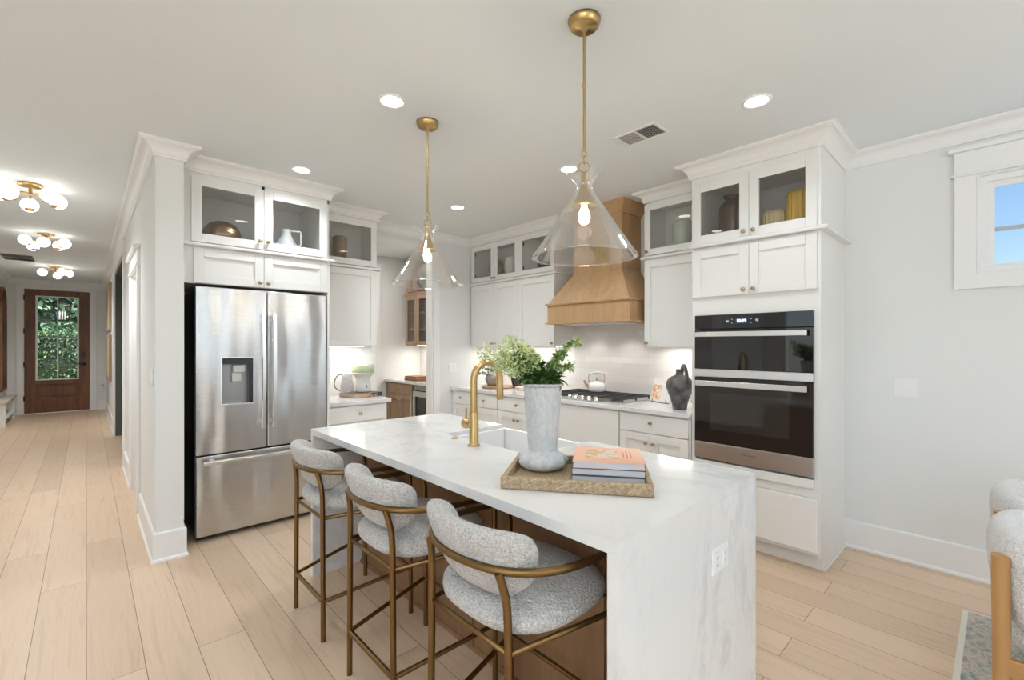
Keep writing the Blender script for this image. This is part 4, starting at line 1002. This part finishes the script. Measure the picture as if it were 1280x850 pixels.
# sideways, towards back, height, kind
sprigs = [(-.25, .02, .155, 'b'), (-.18, -.03, .16, 'b'), (-.15, .08, .205, 'b'), (-.09, .0, .165, 'b'), (-.055, -.04, .15, 'b'), (-.12, -.05, .09, 'b'), (-.20, .03, .10, 'b'), (-.13, .04, .13, 'b'), (-.17, -.05, .12, 'b'), (-.08, .05, .12, 'b'), (-.05, .04, .09, 'd'), (-.07, -.04, .055, 'd'), (-.02, .05, .10, 'd'),
          (.09, .0, .15, 'm'), (.145, .02, .20, 'm'), (.11, -.04, .10, 'm'), (.06, .05, .11, 'm'), (.02, -.05, .05, 'd'), (.055, -.03, .05, 'd')]
for sx, sb, hh, kd in sprigs:
    tip = base+cr*sx+cf*sb+Vector((0, 0, hh)); mid = base+(cr*sx+cf*sb)*.42+Vector((0, 0, hh*.62+.02))
    path = smooth_path([base+Vector((0, 0, -.02))+(cr*sx+cf*sb)*.08, mid, tip], 8)
    sp = obj('sprig', MB().tube(path, [.0032-.0018*i/len(path) for i in range(len(path))], 6), STEMM, g)
    lv = MB()
    for i, p in enumerate(path[4:]):
        f = (i+4)/len(path)
        for _ in range(5 if kd != 'd' else 4):
            dd = rdir((tip-base).normalized()*.5+Vector((0, 0, .1)), .8)
            if kd == 'd': leaf(lv, p, dd, random.uniform(.035, .055), random.uniform(.024, .034), .35)
            elif kd == 'm': leaf(lv, p, dd, random.uniform(.018, .032)*(1.15-.3*f), .016, .2)
            elif f < .6: leaf(lv, p, dd, random.uniform(.025, .04), .02, .2)
    if lv.v: obj('leaves', lv, LEAFD if kd == 'd' else LEAFM, sp, fixn=False)
    if kd != 'd':
        fl = MB()
        for i, p in enumerate(path[8:] if kd == 'b' else path[5:]):
            for _ in range(5 if kd == 'b' else 3): floret(fl, p+rdir(Vector((0,0,0)), 1)*(.024 if kd == 'b' else .016), .015 if kd == 'b' else .012, 9 if kd == 'b' else 7)
        obj('blossom', fl, LEAFL if kd == 'b' else mat('light green buds', (.42, .52, .20), .6), sp, fixn=False)

PAGES = mat('book pages', (.56, .57, .60), .8)
BC = Vector((1.463, 1.032, .901))
def m_cover():
    m = mat('salmon book cover', (.80, .42, .28), .35); v = coords(m); c = ramp(m, noise(m, v, 9, 4, .6), [(.35, (.82, .45, .31)), (.7, (.88, .60, .46))]); L(m, c, B(m).inputs['Base Color']); return m
SAL = m_cover()
def book(c, ang, lx, ly, h, cover, label, name='book', extra=None):
    t = thing(name, label, 'book', tuple(c), 'books stacked on the woven tray' if name == 'book' else None)
    k = .0025
    obj('pages', local(MB().box(-lx/2+.004, lx/2-.004, -ly/2+.003, ly/2-.003, k, h-k), c, ang), PAGES, t)
    obj('cover', local(MB().box(-lx/2, lx/2, -ly/2, ly/2, h-k, h).box(-lx/2, lx/2, -ly/2, ly/2, 0, k).box(-lx/2, lx/2, ly/2-k, ly/2, 0, h), c, ang), cover, t)
    return t
NAVY = mat('dark blue cover', (.03, .045, .07), .4); GREYC = mat('grey cover', (.16, .15, .15), .5)
book(BC, TA, .262, .245, .027, GREYC, 'grey-paged hardback at the bottom of the stack on the woven tray')
book(BC+Vector((0, 0, .0272)), TA, .262, .24, .026, NAVY, 'hardback with dark navy cover in the middle of the tray stack')
tb = book(BC+Vector((.002, .001, .0534)), TA+.01, .256, .243, .024, SAL, 'salmon-pink covered book topping the stack on the woven tray')
cc = BC+Vector((.002, .001, .0534))
ph = obj('cover_picture', local(MB().box(-.085, .035, -.065, .085, .0241, .0243), cc, TA+.01), None, tb)
pm = mat('cover photograph', (.6, .5, .4), .4); v = coords(pm); c = ramp(pm, noise(pm, v, 16, 4, .6, .4), [(.35, (.60, .62, .60)), (.46, (.80, .72, .62)), (.56, (.62, .38, .16)), (.62, (.75, .42, .22)), (.7, (.80, .78, .74))]); L(pm, c, B(pm).inputs['Base Color']); ph.data.materials.append(pm)
m = MB()
for k, (u, wd) in enumerate(((.055, .05), (.068, .09), (.082, .07))): m.box(u, u+.006, -wd/2-.01, wd/2+.02, .0241, .0243)
obj('cover_lines', local(m, cc, TA+.01), mat('cover ink', (.60, .30, .20), .5), tb)

# ---------------------------------------------------------------- cooktop, kettle, jug, cookbook
t = thing('gas_cooktop', 'black grated steel gas cooktop with five front knobs under the wood hood', 'cooktop', (3.59, 2.64, .89))
kx0, kx1, ky0, ky1 = 3.315, 3.835, 2.215, 3.085
obj('tray_base', MB().box(kx0, kx1, ky0, ky1, .8905, .899), STEEL2, t, bevel=.003)
for i, (bx, by, r) in enumerate(((3.47, 2.36, .036), (3.70, 2.36, .045), (3.60, 2.65, .058), (3.47, 2.94, .04), (3.70, 2.94, .045))):
    obj('burner', MB().lathe([(0, .899), (r+.012, .899), (r+.012, .905), (r, .907), (r, .915), (r*.9, .919), (0, .920)], (bx, by, 0), 'Z', 24), IRON, t)
for gy0, gy1 in ((2.225, 2.505), (2.51, 2.79), (2.795, 3.075)):
    m = MB(); x0, x1 = 3.375 if gy0 != 2.51 else 3.40, 3.825; r = .006; zt = .936
    for y in (gy0+r, gy1-r): m.box(x0, x1, y-r, y+r, zt-.014, zt)
    for x in (x0+r, x1-r): m.box(x-r, x+r, gy0, gy1, zt-.014, zt)
    for k in range(1, 6): x = x0+(x1-x0)*k/6; m.box(x-.004, x+.004, gy0, gy1, zt-.010, zt)
    m.box(x0, x1, (gy0+gy1)/2-.004, (gy0+gy1)/2+.004, zt-.012, zt)
    for x in (x0+.01, (x0+x1)/2, x1-.01):
        for y in (gy0+.01, gy1-.01): m.box(x-.007, x+.007, y-.006, y+.006, .899, zt-.01)
    obj('grate', m, IRON, t, bevel=.0015)
for k in range(5):
    obj('control_knob', MB().lathe([(0, .899), (.021, .899), (.021, .903), (.017, .905), (.0155, .930), (.013, .933), (0, .933)], (3.348, 2.49+.075*k, 0), 'Z', 20), HANDLE, t)
t = thing('kettle', 'cream enamel kettle with a bow handle on the rear of the gas cooktop', 'kettle', (3.70, 2.74, .937))
kx, ky = 3.70, 2.74
obj('body', MB().lathe([(0, .937), (.062, .937), (.078, .943), (.086, .958), (.086, .985), (.079, 1.012), (.062, 1.026), (.045, 1.030), (.043, 1.034), (.02, 1.040), (0, 1.041)], (kx, ky, 0), 'Z', 36), CER_W, t)
obj('lid_knob', MB().lathe([(0, 1.040), (.008, 1.040), (.007, 1.05), (.013, 1.057), (.011, 1.065), (0, 1.067)], (kx, ky, 0), 'Z', 16), BRASS, t)
hd = Vector((math.cos(-YAW), math.sin(-YAW), 0)); KC = Vector((kx, ky, 0))
hp = [KC+hd*u+Vector((0, 0, z)) for u, z in ((-.066, 1.02), (-.078, 1.05), (-.080, 1.085), (-.068, 1.11), (-.045, 1.122), (0, 1.126), (.045, 1.122), (.068, 1.11), (.080, 1.085), (.078, 1.05), (.066, 1.02))]
COPPER = mat('copper wood handle', (.55, .30, .18), .4)
hs = smooth_path(hp, 4)
obj('handle', MB().tube(hs[:14], .0045, 10).tube(hs[-14:], .0045, 10), COPPER, t)
obj('grip', MB().tube(hs[12:-12], .009, 12), CER_W, t)
obj('spout', MB().tube([KC-hd*.075+Vector((0, 0, .985)), KC-hd*.105+Vector((0, 0, 1.01)), KC-hd*.125+Vector((0, 0, 1.05))], [.019, .014, .010], 14), COPPER, t)

def m_jug():
    m = mat('charcoal stoneware', (.10, .10, .10), .55); v = coords(m); n = noise(m, v, 14, 5, .6, .4); c = ramp(m, n, [(.35, (.045, .043, .042)), (.65, (.16, .155, .15))]); L(m, c, B(m).inputs['Base Color']); bump(m, n, .2, .004); return m
JUG = m_jug(); jx, jy = 3.425, 1.735
t = thing('stoneware_jug', 'dark charcoal stoneware jug with a loop handle, on the worktop beside the ovens', 'jug', (jx, jy, .89))
obj('body', MB().lathe([(0, .891), (.050, .891), (.054, .897), (.058, .93), (.068, .97), (.088, 1.02), (.103, 1.065), (.104, 1.09), (.094, 1.12), (.070, 1.145), (.042, 1.158), (.030, 1.165), (.027, 1.19), (.031, 1.205), (.027, 1.207), (.022, 1.19), (.02, 1.16), (0, 1.15)], (jx, jy, 0), 'Z', 40), JUG, t)
J = Vector((jx, jy, 0))-cf*.022+cr*.008; dv = (cr*.18-cf*.95).normalized()
obj('handle', MB().tube(smooth_path([J+Vector((0, 0, 1.175)), J+dv*.012+Vector((0, 0, 1.225)), J+dv*.034+Vector((0, 0, 1.237)), J+dv*.058+Vector((0, 0, 1.20)), J+dv*.074+Vector((0, 0, 1.13)), J+dv*.078+Vector((0, 0, 1.07))], 5), .0135, 12), JUG, t)

t = thing('cookbook_stand', 'small metal cookbook easel beside the dark stoneware jug', 'book stand', (3.72, 2.02, .89))
e0, e1 = Vector((3.66, 1.93, 0)), Vector((3.72, 2.13, 0)); ed = (e1-e0).normalized(); en = Vector((ed.y, -ed.x, 0))
if en.x < 0: en = -en
m = MB()
for q in (.03, .19):
    p = e0+ed*q; m.tube([p-en*.035+Vector((0, 0, .927)), p-en*.035+Vector((0, 0, .896)), p+en*.01+Vector((0, 0, .896)), p+en*.07+Vector((0, 0, 1.08))], .0028, 8)
m.tube([e0+ed*.11+en*.07+Vector((0, 0, 1.05)), e0+ed*.11+en*.12+Vector((0, 0, .894))], .0028, 8); m.tube([e0-en*.035+Vector((0, 0, .896)), e1-en*.035+Vector((0, 0, .896))], .0028, 8)
m.tube([e0+ed*.03+en*.07+Vector((0, 0, 1.08)), e0+ed*.19+en*.07+Vector((0, 0, 1.08))], .0028, 8)
obj('easel_frame', m, IRON, t)
t = thing('cookbook', 'pale cookbook with orange food photo propped open on the easel', 'book', (3.68, 2.03, .90))
def lean(u, w, z, off=0): p = e0+ed*u+en*(w+off); return (p.x, p.y, z)
def slab(m, u0, u1, b0, b1, th=.004, d0=0):
    q = [lean(u, -.025+s_*.055, .902+s_*.20, d) for d in (d0, d0+th) for s_ in (b0, b1) for u in (u0, u1)]
    m.add(q, [(0, 1, 3, 2), (4, 6, 7, 5), (0, 4, 5, 1), (2, 3, 7, 6), (0, 2, 6, 4), (1, 5, 7, 3)]); return m
obj('cover', slab(MB(), -.015, .225, 0, 1, .004), mat('cookbook cover', (.70, .62, .55), .5), t)
pg = obj('pages', slab(MB(), -.008, .218, .02, .98, .010, -.010), mat('cookbook paper', (.82, .78, .74), .6), t)
fm = mat('food photo', (.75, .45, .25), .4); v = coords(fm); c = ramp(fm, noise(fm, v, 26, 3, .5, .3), [(.40, (.84, .76, .68)), (.50, (.85, .50, .28)), (.60, (.50, .25, .12)), (.66, (.86, .78, .70))]); L(fm, c, B(fm).inputs['Base Color'])
obj('photo', slab(MB(), .11, .212, .08, .72, .0006, -.0108), fm, pg)

# ---------------------------------------------------------------- corner tray with plant
px_, py_ = 3.60, 4.10
t = thing('round_board', 'round wooden board under the small plant in the worktop corner', 'tray', (px_, py_, .89))
obj('disc', MB().lathe([(0, .893), (.19, .893), (.20, .897), (.20, .908), (.195, .911), (0, .911)], (px_, py_, 0), 'Z', 48), TRAYWOOD, t)
for k in range(3): a = k*2.1; obj('foot', MB().lathe([(0, .8905), (.01, .8905), (.01, .894), (0, .894)], (px_+.15*math.cos(a), py_+.15*math.sin(a), 0), 'Z', 12), TRAYWOOD, t)
SMALLV = m_jug.__call__() ; SMALLV.name = 'speckled clay'
e = SMALLV.node_tree.nodes
for n_ in e:
    if n_.type == 'VALTORGB': n_.color_ramp.elements[0].color = (.18, .14, .12, 1); n_.color_ramp.elements[1].color = (.42, .38, .35, 1)
vx, vy = 3.56, 4.17
o = obj('clay_vase', MB().lathe([(0, .912), (.045, .912), (.066, .935), (.082, .975), (.085, 1.0), (.074, 1.03), (.048, 1.045), (.046, 1.055), (.04, 1.055), (.04, 1.03), (0, 1.02)], (vx, vy, 0), 'Z', 32), SMALLV); tag(o, 'small speckled clay vase with greenery on the round wooden board', 'vase')
g = thing('small_plant', 'sparse small-leaved sprigs in the speckled clay vase behind the faucet', 'plant', (vx, vy, 1.05))
for sx, sb, hh in ((-.14, .0, .10), (-.10, .03, .16), (-.04, -.02, .18), (.03, .0, .17), (-.16, .02, .03), (.06, .02, .10)):
    path = smooth_path([Vector((vx, vy, 1.035))+(cr*sx)*.1, Vector((vx, vy, 1.035))+cr*sx*.5+cf*sb*.5+Vector((0, 0, hh*.75)), Vector((vx, vy, 1.035))+cr*sx+cf*sb+Vector((0, 0, hh))], 6)
    sp = obj('sprig', MB().tube(path, .0018, 5), STEMM, g); lv = MB()
    for p in path[3:]:
        for _ in range(3): leaf(lv, p, rdir(Vector((0, 0, .2)), .9), random.uniform(.022, .036), .022, .15)
    obj('leaves', lv, mat('grey green leaf', (.17, .22, .11), .6), sp, fixn=False)
vx2, vy2 = 3.72, 3.90
o = obj('black_vase', MB().lathe([(0, .912), (.05, .912), (.062, .93), (.076, 1.0), (.080, 1.06), (.070, 1.12), (.045, 1.165), (.030, 1.185), (.032, 1.20), (.026, 1.20), (.024, 1.17), (0, 1.16)], (vx2, vy2, 0), 'Z', 32), mat('matte black ceramic', (.025, .025, .025), .5)); tag(o, 'tall matte black vase behind the faucet on the round board', 'vase')
for k, (dx, dy, ln) in enumerate(((0, 0, .26), (.01, .01, .23))):
    m = MB(); m.box(-ln/2, ln/2, -.09, .09, 0, .018); o = obj('wooden_board' if k == 0 else 'napkin_stack', local(m, Vector((3.60+dx, 3.60+dy, .8905+k*.0182)), 1.35), mat('pale peach wood', (.70, .50, .40), .6) if k == 0 else mat('peach linen', (.78, .64, .56), .9), None, bevel=.003)
    tag(o, 'pale wooden board on the worktop right of the round tray' if k == 0 else 'folded peach napkins on the pale board behind the grey vase', 'board' if k == 0 else 'napkin')

# ---------------------------------------------------------------- coffee corner
bk = Vector((1.99, 4.33, .8905)); ba = .2
t = thing('coffee_table_book', 'thick book with a dark photographic cover edge lying under the white appliance', 'book', tuple(bk))
obj('pages', local(MB().box(-.155, .155, -.125, .125, .003, .036), bk, ba), mat('warm page edge', (.50, .38, .31), .8), t)
dk = mat('dark photo cover', (.06, .06, .06), .35); v = coords(dk); c = ramp(dk, noise(dk, v, 22, 3, .6), [(.45, (.03, .03, .03)), (.6, (.20, .17, .14)), (.68, (.45, .22, .1))]); L(dk, c, B(dk).inputs['Base Color'])
obj('spine', local(MB().box(-.02, .158, -.1275, -.1245, 0, .040).box(-.158, .158, -.127, .127, 0, .003).box(-.158, .158, -.127, .127, .036, .039), bk, ba), dk, t)
obj('spine_label', local(MB().box(-.10, .0, -.1285, -.1276, .008, .031), bk, ba), mat('copper label', (.55, .32, .18), .4), t)
cx_, cy_ = 2.035, 4.38; zb = .931
t = thing('coffee_canister', 'white appliance with a pale green band standing on the dark book in the nook', 'canister', (cx_, cy_, zb))
obj('body', MB().lathe([(0, zb), (.072, zb), (.076, zb+.01), (.070, zb+.06), (.068, zb+.12), (.075, zb+.15), (.098, zb+.172), (.108, zb+.182), (.108, zb+.190), (0, zb+.192)], (cx_, cy_, 0), 'Z', 40), CER_W, t)
obj('green_band', MB().lathe([(.106, zb+.190), (.109, zb+.192), (.109, zb+.255), (.104, zb+.262), (0, zb+.264), ], (cx_, cy_, 0), 'Z', 40), mat('pale green glaze', (.50, .60, .36), .3), t)
obj('lid', MB().lathe([(.100, zb+.262), (.098, zb+.27), (.03, zb+.276), (0, zb+.277)], (cx_, cy_, 0), 'Z', 40), CER_W, t)
obj('switch', MB().box(cx_-.005, cx_+.005, cy_-.078, cy_-.068, zb+.04, zb+.07), BLACK, t, bevel=.002)
gx, gy = 1.855, 4.34
t = thing('glass_carafe', 'clear glass carafe with a thin dark loop handle left of the white appliance', 'carafe', (gx, gy, zb))
pr = [(0, zb), (.052, zb), (.062, zb+.02), (.064, zb+.07), (.050, zb+.12), (.040, zb+.15), (.044, zb+.175), (.0415, zb+.175), (.0375, zb+.15), (.0475, zb+.12), (.061, zb+.07), (.059, zb+.022), (.05, zb+.004), (0, zb+.004)]
obj('glass', MB().lathe(pr, (gx, gy, 0), 'Z', 36), m_thin('carafe glass', (.86, .86, .87), .8, .02, .08), t)
obj('collar', MB().lathe([(.043, zb+.150), (.047, zb+.152), (.047, zb+.19), (.03, zb+.20), (0, zb+.202)], (gx, gy, 0), 'Z', 30), CER_W, t)
hp = smooth_path([Vector((gx, gy, zb+.178))-cr*.045, Vector((gx, gy, zb+.172))-cr*.09, Vector((gx, gy, zb+.11))-cr*.125, Vector((gx, gy, zb+.05))-cr*.115, Vector((gx, gy, zb+.02))-cr*.065], 6)
obj('handle', MB().tube(hp, .0055, 10), mat('grey handle', (.12, .11, .11), .4), t)

# ---------------------------------------------------------------- pantry decor
for k, (dx, lx) in enumerate(((0, .34), (.01, .29))):
    o = obj('wooden_book_box', local(MB().box(-.11, .11, -lx/2, lx/2, 0, .032), Vector((3.47, 5.72+dx, .8905+k*.0325)), 0), BOARDWOOD, None, bevel=.004)
    tag(o, ['lower brown wooden board lying on the pantry worktop', 'upper, shorter brown wooden board of the pantry stack'][k], 'board', 'brown boards stacked in the pantry')
vx, vy = 3.66, 6.08
WICK = mat('carved wood', (.33, .19, .12), .6); v = coords(WICK); c = ramp(WICK, noise(WICK, v, 14, 4, .6, .8), [(.4, (.20, .11, .07)), (.6, (.40, .26, .17))]); L(WICK, c, B(WICK).inputs['Base Color'])
o = obj('wooden_urn', MB().lathe([(0, 2.131), (.09, 2.131), (.13, 2.16), (.145, 2.20), (.13, 2.25), (.085, 2.30), (.05, 2.40), (.045, 2.50), (.06, 2.57), (.10, 2.62), (.17, 2.645), (.168, 2.65), (.09, 2.635), (.045, 2.59), (0, 2.55)], (vx, vy, 0), 'Z', 32), WICK); tag(o, 'flared brown wooden urn standing on top of the pantry cabinet', 'urn')
o = obj('woven_basket', MB().lathe([(0, 2.131), (.11, 2.131), (.14, 2.17), (.15, 2.24), (.14, 2.30), (.132, 2.30), (.14, 2.24), (.13, 2.17), (0, 2.14)], (3.70, 5.50, 0), 'Z', 32), WEAVE); tag(o, 'woven basket beside the flared urn on the pantry cabinet', 'basket')

# ---------------------------------------------------------------- things behind glass
def lat(name, prof, x, y, m, label, cat, fn=None, n=40): o = obj(name, MB().lathe(prof, (x, y, 0), 'Z', n, fn=fn), m); tag(o, label, cat); return o
HB = mat('hammered bronze', (.36, .24, .14), .3, 1)
z = 2.189
lat('bronze_bowl', [(0, z+.145), (.05, z+.14), (.09, z+.12), (.118, z+.08), (.129, z+.035), (.127, z+.001), (.120, z+.001), (.12, z+.03), (0, z+.13)], .755, 4.04, HB, 'overturned bronze bowl behind the left glass door above the refrigerator', 'bowl')
t = thing('ceramic_jug', 'pale two-tone ceramic jug behind the right glass door above the refrigerator', 'jug', (1.215, 4.05, z))
obj('body', MB().lathe([(0, z), (.092, z), (.096, z+.004), (.096, z+.022), (.085, z+.035), (.060, z+.075), (.040, z+.11), (.034, z+.14), (.037, z+.165), (.033, z+.165), (.03, z+.14), (0, z+.12)], (1.215, 4.05, 0), 'Z', 36), mat('bluish ceramic', (.62, .64, .66), .35), t)
obj('handle', MB().tube([(1.24, 4.04, z+.155), (1.31, 4.02, z+.158), (1.318, 4.018, z+.15), (1.318, 4.018, z+.05), (1.30, 4.02, z+.035)], .007, 10), CER_W, t)
z = 2.223
lat('tan_vase', [(0, z), (.055, z), (.055, z+.035), (.060, z+.037), (.064, z+.10), (.068, z+.22), (.058, z+.235), (.052, z+.22), (.05, z+.06), (0, z+.05)], 1.815, 4.42, m_wood('banded clay', (.36, .25, .16), (.26, .18, .11), .5, (1, 1, 6), 7), 'tan banded vase behind glass in the narrow cabinet by the refrigerator', 'vase')
z = 2.187
lat('amber_glass_jar', [(0, z), (.085, z), (.092, z+.01), (.092, z+.20), (.085, z+.235), (.055, z+.262), (.050, z+.275), (.064, z+.30), (.062, z+.30), (.046, z+.275), (.05, z+.26), (.08, z+.23), (.087, z+.20), (.087, z+.012), (0, z+.004)], 3.46, 1.345, mat('smoky brown glass', (.13, .075, .055), .06, 0, Transmission_Weight=.35), 'tall smoky brown glass jar behind the left glass door of the oven tower', 'jar')
rb = lambda a, h: 1+.045*math.cos(18*a+math.sin(h*40)*.6)
YEL = m_wood('mustard glaze', (.62, .40, .05), (.45, .27, .03), .35, (1, 1, .3), 14); CRE = m_wood('sand glaze', (.60, .48, .28), (.45, .35, .20), .5, (1, 1, .3), 14)
lat('ribbed_vase', [(0, z), (.072, z), (.078, z+.01), (.076, z+.19), (.07, z+.215), (.062, z+.215), (.06, z+.05), (0, z+.04)], 3.42, .90, YEL, 'mustard yellow ribbed vase behind the right glass door of the oven tower', 'vase', rb, 108)
lat('ribbed_vase', [(0, z), (.070, z), (.078, z+.01), (.080, z+.09), (.070, z+.12), (.06, z+.12), (.06, z+.05), (0, z+.04)], 3.44, 1.062, CRE, 'short sand-coloured ribbed vase next to the mustard vase in the oven tower', 'vase', rb, 108)
z = 2.224
lat('glass_vase', [(0, z), (.055, z), (.065, z+.02), (.082, z+.12), (.078, z+.20), (.065, z+.22), (.06, z+.22), (.07, z+.19), (.075, z+.12), (0, z+.02)], 3.68, 1.84, mat('pale green glass', (.55, .60, .56), .15), 'pale green vase behind glass between the hood and the oven tower', 'vase')
lat('pale_vase', [(0, z), (.06, z), (.075, z+.05), (.085, z+.12), (.07, z+.20), (.05, z+.225), (.045, z+.225), (.06, z+.19), (0, z+.05)], 3.70, 3.98, CER_W, 'white vase behind the corner cabinet glass left of the hood', 'vase')
o = obj('round_platter', MB().lathe([(0, 0), (.10, 0), (.125, .012), (.127, .018), (.10, .008), (0, .008)], (0, 0, 0), 'X', 40).xform(Matrix.Translation((3.77, 4.36, z+.129)) @ Matrix.Rotation(-.2, 4, 'Y')), HB); tag(o, 'round bronze platter standing upright behind the corner cabinet glass', 'platter')
for k in range(3):
    o = lat('small_bowl', [(0, 0+z+.022*k), (.035, z+.022*k), (.072, z+.03+.022*k), (.076, z+.04+.022*k), (.070, z+.038+.022*k), (.034, z+.008+.022*k), (0, z+.006+.022*k)], 3.70, 3.45, mat('dark grey bowl', (.05, .05, .055), .4), ['lowest dark bowl of the stack behind glass left of the hood chimney', 'middle dark bowl of the stack behind glass left of the hood chimney', 'uppermost dark bowl of the stack behind glass left of the hood chimney'][k], 'bowl'); o['group'] = 'stacked dark bowls'

# ---------------------------------------------------------------- hall furnishings
for z0, z1, lab in ((1.66, 2.50, 'upper wood-framed picture on the hall wall by the front door'), (.76, 1.58, 'lower wood-framed picture on the hall wall, under the other one')):
    t = thing('picture_frame', lab, 'picture', (.31, 11.4, z0), 'pair of framed pictures in the hall'); y0, y1 = 10.6, 12.1; f = .05
    obj('frame', MB().box(.285, .324, y0, y0+f, z0, z1).box(.285, .324, y1-f, y1, z0, z1).box(.285, .324, y0+f, y1-f, z0, z0+f).box(.285, .324, y0+f, y1-f, z1-f, z1), FRAMEWOOD, t, bevel=.003)
    obj('print', MB().box(.305, .315, y0+f, y1-f, z0+f, z1-f), mat('botanical print', (.62, .58, .5), .6), t)
t = thing('wall_mirror', 'arched mirror with a dark wood frame on the left hall wall', 'mirror', (-1.13, 12.48, 1.0))
def arch(y0, y1, z0, zs, n=16):
    r = (y1-y0)/2; c = (y0+y1)/2; return [(y0, z0), (y1, z0)]+[(c+r*math.cos(a), zs+r*math.sin(a)) for a in [PI*k/n for k in range(n+1)]]
oa, ia = arch(12.07, 12.88, .56, 2.05), arch(12.11, 12.84, .60, 2.05)
m = MB(); nn = len(oa)
m.add([(-1.148, y, z) for y, z in oa]+[(-1.148, y, z) for y, z in ia]+[(-1.10, y, z) for y, z in oa]+[(-1.10, y, z) for y, z in ia],
      [(i, (i+1) % nn, (i+1) % nn+2*nn, i+2*nn) for i in range(nn)]+[(i+nn, i+3*nn, (i+1) % nn+3*nn, (i+1) % nn+nn) for i in range(nn)]+[(i+2*nn, (i+1) % nn+2*nn, (i+1) % nn+3*nn, i+3*nn) for i in range(nn)])
obj('frame', m, DOORWOOD, t)
obj('mirror_glass', MB().prism(ia, 'X', -1.147, -1.13), mat('mirror', (.85, .85, .85), .02, 1), t)
t = thing('console_bench', 'white and pale wood console against the left hall wall below the mirror', 'bench', (-1.07, 12.3, 0))
obj('bench_top', MB().box(-1.145, -.985, 11.4, 12.95, .40, .44), mat('pale wood top', (.62, .54, .46), .5), t, bevel=.004)
for y in (11.45, 12.86): obj('side_panel', MB().box(-1.12, -1.0, y, y+.04, 0, .40), TRIM, t, bevel=.003)
obj('lower_shelf', MB().box(-1.12, -1.0, 11.49, 12.86, .12, .15), TRIM, t, bevel=.003)
obj('door_stop', MB().lathe([(0, 0), (.018, 0), (.018, .004), (.008, .006), (.008, .05), (.012, .052), (.012, .065), (0, .066)], (.26, 13.335, .52), '-Y', 16), HANDLE)
bpy.data.objects['door_stop']; tag(bpy.data.objects['door_stop'], 'small metal door stop on the wall right of the front door', 'door stop')

# ---------------------------------------------------------------- outside the front door
GR = mat('lawn', (.12, .2, .06), .9)
struct('ground', MB().box(-14, 14, 13.5, 34, -.25, -.12), GR)
struct('porch_slab', MB().box(-2.5, 2.5, 13.5, 15.6, -.12, -.02), mat('porch concrete', (.5, .48, .45), .8))
def hedge(name, label, cx, cy, lx, ly, hz, cols, n=2600, ls=.16):
    t = thing(name, label, name.split('_')[-1], (cx, cy, -.12))
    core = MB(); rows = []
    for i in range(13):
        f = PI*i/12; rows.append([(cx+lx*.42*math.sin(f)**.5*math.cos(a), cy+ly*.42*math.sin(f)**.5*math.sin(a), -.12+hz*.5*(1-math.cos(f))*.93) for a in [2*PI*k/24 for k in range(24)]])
    core.grid(rows, closed_v=True); obj('inner_growth', core, mat('dark twigs', (.03, .05, .02), .9), t)  # very dark green core inside the leaf mass
    for ci, col in enumerate(cols):
        lv = MB()
        for _ in range(n//len(cols)):
            u, w_, v_ = random.uniform(-1, 1), random.uniform(-1, 1), random.random()
            bump_ = 1+.12*math.sin(u*9+cx)+.1*math.sin(v_*11)
            side = random.random()
            if side < .75: p = Vector((cx+u*lx/2, cy-ly/2*bump_*random.uniform(.75, 1), -.12+v_*hz))
            else: p = Vector((cx+u*lx/2, cy+w_*ly/2, -.12+hz*bump_*random.uniform(.9, 1)))
            leaf(lv, p, rdir(Vector((0, -.6, .3)), .8), ls*random.uniform(.7, 1.4), ls*.5, .2)
        obj('foliage', lv, mat('hedge leaf', col, .6), t, fixn=False)
hedge('clipped_hedge', 'dense green hedge outside beyond the front door glass', -.55, 20.5, 6.0, 1.2, 2.0, ((.24, .40, .17), (.36, .52, .24), (.16, .28, .12)), 6000, .10)
hedge('garden_tree', 'tall leafy tree mass outside above the hedge', -1.2, 27.0, 14.0, 3.0, 11, ((.34, .52, .33), (.46, .64, .44), (.24, .40, .24)), 11000, .30)
t = thing('porch_lantern', 'black metal lantern hanging outside the front door glass', 'lantern', (-.42, 14.6, 2.3))
lx_, ly_, lz = -.40, 14.6, 1.95
m = MB(); 
for sx in (-1, 1):
    for sy in (-1, 1): m.tube([(lx_+sx*.10, ly_+sy*.10, lz), (lx_+sx*.15, ly_+sy*.15, lz+.38)], .016, 6)
m.box(lx_-.105, lx_+.105, ly_-.105, ly_+.105, lz-.015, lz+.01); m.box(lx_-.165, lx_+.165, ly_-.165, ly_+.165, lz+.375, lz+.40)
obj('cage', m, BLACK, t)
obj('hood', MB().lathe([(.19, lz+.40), (.10, lz+.47), (.03, lz+.53), (0, lz+.55)], (lx_, ly_, 0), 'Z', 4, smooth=False), BLACK, t)
obj('hanging_rod', MB().tube([(lx_, ly_, lz+.53), (lx_, ly_, 2.74)], .008, 8).lathe([(0, 2.70), (.06, 2.70), (.06, 2.74), (0, 2.74)], (lx_, ly_, 0), 'Z', 16), BLACK, t)
for s in (-1, 0, 1): obj('candle_lamp', MB().lathe([(0, lz+.03), (.012, lz+.03), (.012, lz+.16), (.016, lz+.18), (.006, lz+.22), (0, lz+.225)], (lx_+s*.045, ly_, 0), 'Z', 10), m_emit('lantern flame', (1, .95, .9), .8), t)
struct('porch_ceiling', MB().box(-2.5, 2.5, 13.5, 15.3, 2.74, 2.8), TRIM)
